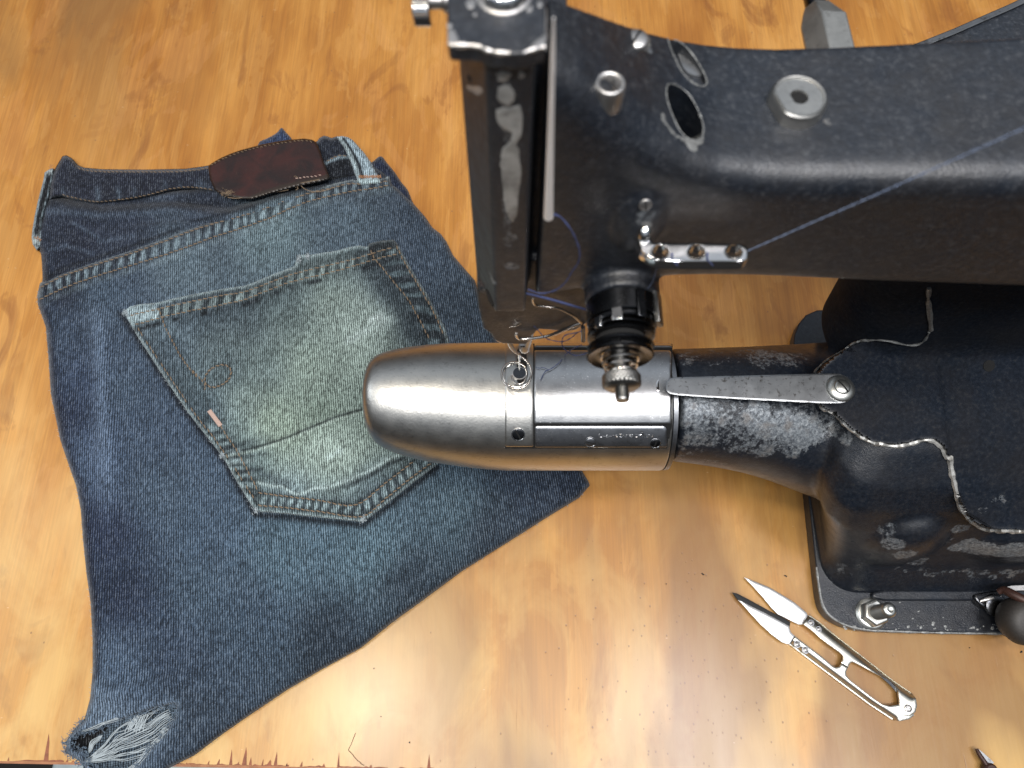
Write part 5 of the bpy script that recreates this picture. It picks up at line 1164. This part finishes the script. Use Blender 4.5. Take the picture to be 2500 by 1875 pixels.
# wires of the take-up and thread finger
def wire(name, pts, Y, r, mat, parent=SM, sm=6, seg=10):
    P = [tuple(on_y(a[0], a[1], a[2] if len(a) > 2 else Y)) for a in pts]; V, Fc = tube(P, r, seg, sm); return mesh(name, V, Fc, mat, parent)
wire('check_wire', [(1300, 729), (1302, 739), (1310, 746), (1330, 749), (1363, 753), (1386, 763), (1404, 774), (1418, 788)], .1205, .00042, M['wire'], HD)
wire('take_up_wire', [(1268, 712), (1310, 722), (1352, 733), (1400, 747), (1442, 759), (1456, 763), (1468, 761), (1475, 752), (1474, 740), (1463, 722), (1450, 708), (1436, 696)], .1165, .00045, M['navy'], HD)
wire('thread_finger', [(1260, 815), (1262, 822), (1270, 827), (1285, 827.5), (1307, 825), (1336, 820.5), (1363, 811), (1390, 799), (1420, 789)], .1215, .00062, M['wire'], HD)
wire('curl_mark', [(1246, 798), (1256, 797), (1266, 793), (1273, 789)], .1228, .00022, M['wire'], HD)
wire('vertical_rod', [(1423, 798), (1424, 832)], .122, .0008, M['dark'], HD)
# presser bar, clamp and needle
wire('presser_bar', [(1300, 790), (1290, 828), (1284, 846)], .134, [.0014, .0016, .0017], M['worn'], HD, 0, 16)
C4 = on_y(1278, 846, .134)
V, Fc = lathe([(0, .0018), (.003, .0024), (.0055, .0020), (.0066, .0010), (.0070, 1e-5)], (C4[0], C4[1], C4[2]+.003), (.10, -.05, -1), 20); CL = mesh('needle_clamp', V, Fc, M['worn'], HD)
h_ = on_y(1276, 846, .1315); V, Fc = tube([tuple(h_+np.array([-.0008, 0, -.0003])), tuple(h_+np.array([.0008, 0, .0003]))], [.0003, .0003], 8); mesh('clamp_slot', V, Fc, M['hole'], CL)
wire('clamp_shell', [(1240, 830), (1246, 842), (1252, 852), (1262, 862), (1270, 866)], .133, [.0006, .001, .0009, .0006, .0003], M['worn'], HD, 4)
wire('needle', [(1267.5, 862), (1267.5, 885), (1268, 903)], .135, [.0006, .00045, .00022], M['chrome'], HD, 0, 12)
nd = cyl_p(1268, 912, .0006); V, Fc = lathe([(-.0005, mpx(18, 912, .118)), (.0004, mpx(18, 912, .118)), (.0005, mpx(15, 912, .118))], nd[0]+Vector((.0, .0, 0)), nd[1], 32); o = mesh('throat_disc', V, Fc, M['worn'], NP)
V, Fc = lathe([(.0003, mpx(16, 912, .118)), (.00075, mpx(15.5, 912, .118)), (.0008, 1e-5)], nd[0], nd[1], 32); mesh('throat_recess', V, Fc, M['dark'], o)
sp_ = [(1267, 867), (1273, 872), (1284, 880), (1293, 893), (1297.5, 908), (1296, 924), (1288, 938), (1275, 947), (1258, 949), (1241, 944), (1229, 932), (1225, 915), (1229, 899), (1240, 889), (1254, 885), (1268, 887), (1279, 894), (1285, 906), (1286, 918), (1280, 931), (1269, 938), (1259, 937), (1252, 929), (1249, 917)]
zz = np.linspace(.1300, .1205, len(sp_)); P = [tuple(on_z(a, c, z_)) for (a, c), z_ in zip(sp_, zz)]
V, Fc = tube(P, .00050, 10, 5); mesh('spring_foot', V, Fc, M['wire'], HD)
sp2 = [(1296, 918), (1288, 934), (1275, 943), (1258, 945), (1241, 940), (1232, 930), (1229, 915), (1233, 901), (1243, 892), (1256, 888)]
V, Fc = tube([tuple(on_z(a, c, .1195)) for a, c in sp2], .0004, 8, 5); mesh('spring_foot_coil', V, Fc, M['wire'], HD)
# --------------------------------------------------- parts behind the arm
zx = .270; Xh = Xat(2019, 85, zx); yh = lambda py: slope(py)*(H-zx)
def hexr(r, Y, dx=0): return [(Xh+dx+r*math.cos(math.radians(i*60-4)), Y, zx+r*math.sin(math.radians(i*60-4))) for i in range(6)]
rh = mpx(60, 85, zx); V, Fc = rings([hexr(rh, .150, .0006), hexr(rh, yh(70), -.0004), hexr(rh*.72, yh(40), -.0012), hexr(rh*.55, yh(22), -.0014)]); HX = mesh('hex_coupling', V, Fc, M['hexm'], SM, smooth=True, sharp=15); m_ = HX.modifiers.new('bevel', 'BEVEL'); m_.width = .0004; m_.segments = 2
V, Fc = lathe([(0, rh*.42), (.06, rh*.42)], (Xh-.0016, yh(24), zx), (-.03, 1, 0), 28); mesh('coupling_shaft', V, Fc, M['dark'], HX)
zr = .205
edge = [(2190, 124), (2260, 97), (2330, 69), (2400, 38), (2460, 12), (2520, -16), (2700, -95)]
V, Fc = prism([Vector(tuple(on_z(a, c+13, zr))) for a, c in edge]+[Vector(tuple(on_z(2900, 250, zr))), Vector(tuple(on_z(2200, 250, zr)))], (0, 0, -.02)); RB = mesh('rear_guard', V, Fc, M['paint'], SM, sharp=30)
V, Fc = rings([[Vector(tuple(on_z(a, c, zr+.0012))), Vector(tuple(on_z(a, c+15, zr+.0016))), Vector(tuple(on_z(a, c+15, zr-.003))), Vector(tuple(on_z(a, c, zr-.003)))] for a, c in edge]); o = mesh('guard_rim', V, Fc, M['spring'], RB, sharp=30); m_ = o.modifiers.new('bevel', 'BEVEL'); m_.width = .0004; m_.segments = 2
# --------------------------------------------------- presser lever and knob at the right edge
C5 = Vector(tuple(on_z(2510, 1517, .030))); r5 = mpx(60, 1517, .03)
V, Fc = lathe([(-.012, r5*.5), (-.010, r5*.86), (-.004, r5*1.0), (.001, r5*.97), (.004, r5*.85), (.0055, r5*.6), (.006, 1e-5)], C5, (0.05, -.25, 1), 48); KN = mesh('lever_knob', V, Fc, M['knob'], SM, sharp=70)
V, Fc = tube([tuple(on_z(2436, 1446, .028)), tuple(on_z(2452, 1441, .030)), tuple(on_z(2480, 1455, .034)), tuple(on_z(2530, 1480, .036))], [.0014, .0022, .0024, .0026], 10, 4); LV = mesh('lever', V, Fc, M['rust'], SM)
V, Fc = prism([Vector(tuple(on_z(a, c, .0285))) for a, c in ((2452, 1434), (2470, 1430), (2530, 1428), (2530, 1440), (2462, 1442))], (0, 0, -.003)); mesh('lever_plate', V, Fc, M['worn'], LV)
V, Fc = prism([Vector(tuple(on_z(a, c, .0150))) for a, c in smooth_poly([(2378, 1455), (2400, 1447), (2440, 1442), (2530, 1440), (2530, 1480), (2460, 1488), (2420, 1488), (2395, 1478)], 3)], (0, 0, -.005)); o = mesh('lever_pivot', V, Fc, M['dark'], LV, sharp=30); m_ = o.modifiers.new('bevel', 'BEVEL'); m_.width = .0012; m_.segments = 3
V, Fc = tube([tuple(on_z(2392, 1468, .0160)), tuple(on_z(2415, 1462, .0165)), tuple(on_z(2443, 1457, .0165))], [.0006, .0014, .0012], 10, 4); mesh('pivot_blade', V, Fc, M['worn'], LV)
V, Fc = lathe([(0, .0062), (.002, .006), (.0026, .0045)], tuple(on_z(2430, 1478, .0145)), (0, -.2, 1), 28); mesh('pivot_stud', V, Fc, M['dark'], LV)
# ------------------------------------------------------------------ thread
pg = Vector(tuple(on_z(1826, 612, zg+.0006))); pe = Vector(tuple(on_z(2560, 286, .335)))
TH = thing('sewing_thread', 'navy blue sewing thread strung across the black arm and tangled round the needle', 'thread', tuple(pg))
def strand(name, P, r, mat, seg=6, sm=0, fuzz=0):
    P = catmull(P, sm) if sm else [Vector(p) for p in P]
    b = MB()
    # two twisted plies
    L = [0]
    for i in range(1, len(P)): L.append(L[-1]+(P[i]-P[i-1]).length)
    n = max(8, int(L[-1]/(r*1.6))); n = min(n, 1500); Q = []
    xs = np.array([tuple(p) for p in P]); s = np.linspace(0, L[-1], n); Q = np.stack([np.interp(s, L, xs[:, k]) for k in range(3)], 1)
    for ph in (0, math.pi):
        out = []
        for i in range(n):
            d = Vector(Q[min(i+1, n-1)]-Q[max(i-1, 0)]); u, v = frame(d); a = s[i]/(r*5.5)+ph; out.append(Vector(Q[i])+(u*math.cos(a)+v*math.sin(a))*r*.55)
        b.add(*tube(out, r*.62, 5))
    for i in range(fuzz):
        k = rnd.randrange(n); p = Vector(Q[k]); d = Vector((rnd.gauss(0, 1), rnd.gauss(0, 1), rnd.gauss(0, 1))).normalized(); b.add(*tube([p, p+d*r*3, p+d*r*4+Vector((rnd.gauss(0, r), rnd.gauss(0, r), 0))], r*.12, 4))
    return b.obj(name, mat, TH)
strand('taut_strand', [pg, pg*.5+pe*.5+Vector((0, 0, -.0005)), pe], .00016, M['bluethread'], fuzz=120)
ty = lambda pts: [tuple(on_y(a, c, Y)) for a, c, Y in pts]
strand('hanging_loop', ty([(1346, 522, .1125), (1368, 530, .112), (1392, 558, .111), (1408, 590, .111), (1415, 618, .111), (1411, 642, .112), (1396, 664, .113), (1378, 692, .114), (1352, 710, .115), (1320, 716, .116), (1288, 706, .1165)]), .00026, M['navy'], sm=6)
strand('loose_end', ty([(1303, 796, .121), (1315, 808, .121), (1330, 824, .121), (1352, 832, .121), (1378, 833, .121), (1398, 822, .121), (1410, 812, .121), (1420, 808, .121)]), .00017, M['navy'], sm=5)
strand('loose_end', ty([(1420, 808, .120), (1404, 813, .12), (1386, 816, .12), (1376, 822, .12), (1372, 834, .12), (1374, 846, .12), (1384, 858, .12), (1402, 867, .12), (1420, 866, .12), (1436, 860, .12)]), .00021, M['navy'], sm=5)
P = [tuple(on_y(1420, 842, .121)), tuple(on_y(1398, 852, .122))]+[tuple(cyl_p(a, c, .0022)[0]) for a, c in ((1380, 866), (1370, 880), (1356, 893), (1340, 903), (1332, 906), (1326, 915), (1320, 928))]
strand('loose_end', P, .00019, M['navy'], sm=5, fuzz=40)
strand('loose_end', [tuple(cyl_p(a, c, .0020)[0]) for a, c in ((1340, 903), (1326, 897), (1318, 899), (1308, 896))], .00014, M['navy'], sm=4, fuzz=10)
for a, c in (((1641, 632), (1662, 651)), ((1727, 630), (1748, 652))):
    strand('wrapped_turn', [tuple(on_z(a[0], a[1]-14, zg+.0003)), tuple(on_z(a[0]+2, a[1]+6, zg+.0002)), tuple(on_z(c[0], c[1], zg-.0030))], .00024, M['navy'], sm=4)
strand('slack_strand', ty([(1604, 652, .110), (1592, 690, .111), (1576, 712, .113), (1570, 740, .116)]), .00013, M['bluethread'], sm=3)
# ------------------------------------------------------------------ thread snips
SN = thing('thread_snips', 'small open metal thread snips with bright blades lying on the wood beside the machine base', 'thread snips', tuple(on_z(2000, 1600, 0)))
def zc_(z): return lambda P, sd: on_z(P[:, 0], P[:, 1], z-.00035*(1-np.clip(sd/3.5, 0, 1))**2)
def plate(name, poly, z, th, mat, parent, sp=3.0, holes=(), zf=None):
    f = zf or (lambda P: np.zeros(len(P)))
    return sheet(name, poly, sp, lambda P, sd: on_z(P[:, 0], P[:, 1], z+f(P)-.00030*(1-np.clip(sd/3.0, 0, 1))**2), mat, parent, skirt=lambda P: np.maximum(on_z(P[:, 0], P[:, 1], z+f(P))*np.array([1, 1, 1])-np.array([0, 0, th]), np.array([-9, -9, .0001])), holes=holes)
k7 = lambda L: [(1750+a/4.02, 1375+c/4.02) for a, c in L]
bl1 = k7([(270, 138), (300, 150), (400, 190), (520, 240), (640, 310), (760, 385), (880, 485), (892, 512), (850, 600), (800, 600), (720, 560), (600, 500), (540, 440), (450, 330), (350, 220)])
bl2 = k7([(210, 360), (230, 368), (330, 418), (480, 492), (620, 566), (712, 618), (715, 645), (728, 680), (768, 716), (720, 795), (690, 793), (640, 775), (540, 700), (430, 600), (330, 490), (260, 410)])
bevl = k7([(155, 287), (200, 298), (300, 348), (430, 420), (560, 490), (640, 530), (722, 575), (716, 626), (620, 576), (480, 502), (330, 428), (225, 372), (205, 358)])
B1 = plate('upper_blade', bl1, .0040, .0014, M['bladeA'], SN); B2 = plate('lower_blade', bl2, .0052, .0014, M['bladeA'], SN); B3 = plate('blade_bevel', bevl, .0044, .0010, M['black_blade'], B2, 2.4)
hd1 = k7([(900, 510), (930, 520), (1010, 580), (1100, 660), (1200, 735), (1320, 830), (1450, 930), (1600, 1050), (1750, 1165), (1850, 1235), (1920, 1280), (1955, 1330), (1965, 1400), (1950, 1460), (1900, 1500), (1850, 1500), (1810, 1470), (1795, 1420), (1790, 1330), (1780, 1250), (1740, 1190), (1690, 1150), (1560, 1085), (1440, 1020), (1340, 970), (1318, 972), (1300, 995), (1288, 1022), (1222, 980), (1240, 940), (1240, 905), (1200, 870), (1100, 800), (1020, 740), (980, 700), (920, 650), (850, 600)])
hd2 = k7([(768, 716), (830, 765), (930, 840), (1010, 900), (1080, 960), (1140, 1015), (1170, 1025), (1205, 1015), (1225, 985), (1288, 1025), (1268, 1065), (1270, 1100), (1310, 1150), (1400, 1220), (1500, 1300), (1620, 1385), (1700, 1402), (1800, 1385), (1860, 1420), (1940, 1490), (1890, 1530), (1800, 1550), (1730, 1540), (1660, 1500), (1500, 1390), (1350, 1280), (1200, 1165), (1050, 1050), (900, 940), (780, 850), (710, 795)])
nrm = np.array([(1320-710, 1235-795)], float)[0]
edge1 = np.array(k7([(900, 510), (1010, 580), (1200, 735), (1450, 930), (1750, 1165), (1920, 1280)]))
edge2 = np.array(k7([(710, 795), (900, 940), (1200, 1165), (1500, 1390), (1730, 1540)]))
def curl(edge, wd, hgt): return lambda P: -hgt*np.exp(-(seg_dist(P, edge, False)[0]/wd)**2)
H1 = plate('handle', hd1, .0058, .0014, M['snip'], SN, 2.2, zf=curl(edge1, 9, .0035)); H2 = plate('handle', hd2, .0054, .0014, M['snip'], SN, 2.2, zf=curl(edge2, 9, .0035))
# side walls of the folded handles
for e_, par in ((edge1, H1), (edge2, H2)):
    R = []
    for i, (a, c) in enumerate(resample(e_, 8.)):
        p0 = on_z(a, c, .0024); R.append([tuple(p0), (p0[0], p0[1], .0004), (p0[0]+.0004, p0[1]+.0004*(1 if par == H2 else -1), .0004), (p0[0]+.0004, p0[1]+.0004*(1 if par == H2 else -1), .0024)])
    V, Fc = rings(R); mesh('folded_edge', V, Fc, M['snip'], par)
for (a, c), par, z_, rr_ in (((926, 585), H1, .0058, 6.2), ((1000, 648), H1, .0058, 5.8), ((790, 795), H2, .0054, 7.2), ((870, 852), H2, .0054, 7.2)):
    px, py = k7([(a, c)])[0]; C_ = Vector(tuple(on_z(px, py, z_-.0001))); r_ = mpx(rr_, py, z_)
    V, Fc = lathe([(0, r_), (.0004, r_*.95), (.0006, r_*.7), (.0004, r_*.5), (.0006, r_*.3), (.0007, 1e-5)], C_, (0, 0, 1), 24); o = mesh('rivet', V, Fc, M['worn'], par)
    V, Fc = lathe([(.00002, r_*1.2), (.00012, r_*1.18), (.00012, r_*1.0)], C_, (0, 0, 1), 24, cap=False); mesh('rivet_seat', V, Fc, M['dullplate'], o)
px, py = k7([(1875, 1425)])[0]; C_ = Vector(tuple(on_z(px, py, .0058))); r_ = mpx(9, py, .006)
V, Fc = lathe([(0, r_), (.0006, r_*.95), (.0008, r_*.75), (.0003, r_*.62), (.0003, r_*.5), (.0010, r_*.4), (.0011, 1e-5)], C_, (0, 0, 1), 28); mesh('pivot_rivet', V, Fc, M['worn'], H1)
line = k7([(722, 552), (728, 570)])
b = MB(); 
for p0, p1 in (((898, 515), (850, 595)), ((770, 716), (722, 790))):
    a_, c_ = k7([p0, p1]); b.add(*tube([tuple(on_z(a_[0], a_[1], .0062)), tuple(on_z(c_[0], c_[1], .0062))], .00012, 5))
b2 = b.V[:]; half = len(b.V)//2
V, Fc = tube([tuple(on_z(*k7([(898, 515)])[0], .0058)), tuple(on_z(*k7([(850, 595)])[0], .0058))], .00016, 5); mesh('blade_joint', V, Fc, M['black_blade'], H1)
V, Fc = tube([tuple(on_z(*k7([(770, 716)])[0], .0054)), tuple(on_z(*k7([(722, 790)])[0], .0054))], .00016, 5); mesh('blade_joint', V, Fc, M['black_blade'], H2)
V, Fc = tube([tuple(on_z(*k7([(1228, 985)])[0], .0056)), tuple(on_z(*k7([(1288, 1022)])[0], .0056))], .00022, 5); mesh('stop_joint', V, Fc, M['black_blade'], H2)
# inner leaf spring between the handles
sp3 = k7([(1560, 1075), (1620, 1125), (1690, 1185), (1740, 1240), (1785, 1290)])
V, Fc = rings([[tuple(on_z(a, c, .0038)), tuple(on_z(a, c, .0006)), tuple(on_z(a+5, c-4, .0006)), tuple(on_z(a+5, c-4, .0038))] for a, c in sp3]); mesh('leaf_spring', V, Fc, M['dark'], SN)
# ------------------------------------------------------------------ tool tip at the corner, specks
TT = thing('pliers', 'dark rusty tip of a tool lying on the wood at bottom right', 'tool', tuple(on_z(2410, 1860, 0)))
V, Fc = tube([tuple(on_z(2384, 1828, .004)), tuple(on_z(2392, 1843, .0045)), tuple(on_z(2405, 1862, .005)), tuple(on_z(2425, 1895, .006))], [.0008, .0011, .0012, .0014], 10, 4); mesh('jaw', V, Fc, M['rust'], TT)
V, Fc = prism([Vector(tuple(on_z(a, c, .0036))) for a, c in ((2389, 1829), (2396, 1834), (2412, 1848), (2427, 1862), (2424, 1864), (2436, 1885), (2420, 1885), (2400, 1850))], (0, 0, -.0012)); mesh('blade', V, Fc, M['spring'], TT)
V, Fc = lathe([(0, .0035), (.003, .0035), (.004, .0025)], tuple(on_z(2412, 1880, .003)), (0, 0, 1), 24); mesh('pivot', V, Fc, M['rust'], TT)
b = MB()
for x, y, s in ((1918, 1406, 3.4), (2494, 1592, 3.5), (2367, 1582, 1.8), (1716, 1401, 3.4), (1627, 1425, 2), (1000, 1813, 2.2), (913, 1632, 1.6), (930, 1749, 1.5), (700, 1868, 1.5)):
    for j in range(5):
        c0 = on_z(x+rnd.uniform(-s, s)*.7, y+rnd.uniform(-s, s)*.7, .0003); b.add(*ellipsoid(c0, (s*.00012, s*.00010, .0003), 6))
o = b.obj('dust_specks', M['black_blade']); o['kind'] = 'stuff'
# fine hair-like lint on the wood
b = MB()
hair = resample(smooth_poly([(868, 1790), (853, 1826), (851, 1831), (860, 1842), (872, 1856), (890, 1870)], 4, False), 3.)
b.add(*tube([tuple(on_z(a+rnd.uniform(-.6, .6), c+rnd.uniform(-.6, .6), .0004)) for a, c in hair], .00013, 5)); o = b.obj('hair', M['rust']); o['label'] = 'thin curved brown hair on the wood near the front edge of the table'; o['category'] = 'hair'
bpy.data.objects.remove(TN) if TN.name in bpy.data.objects else None
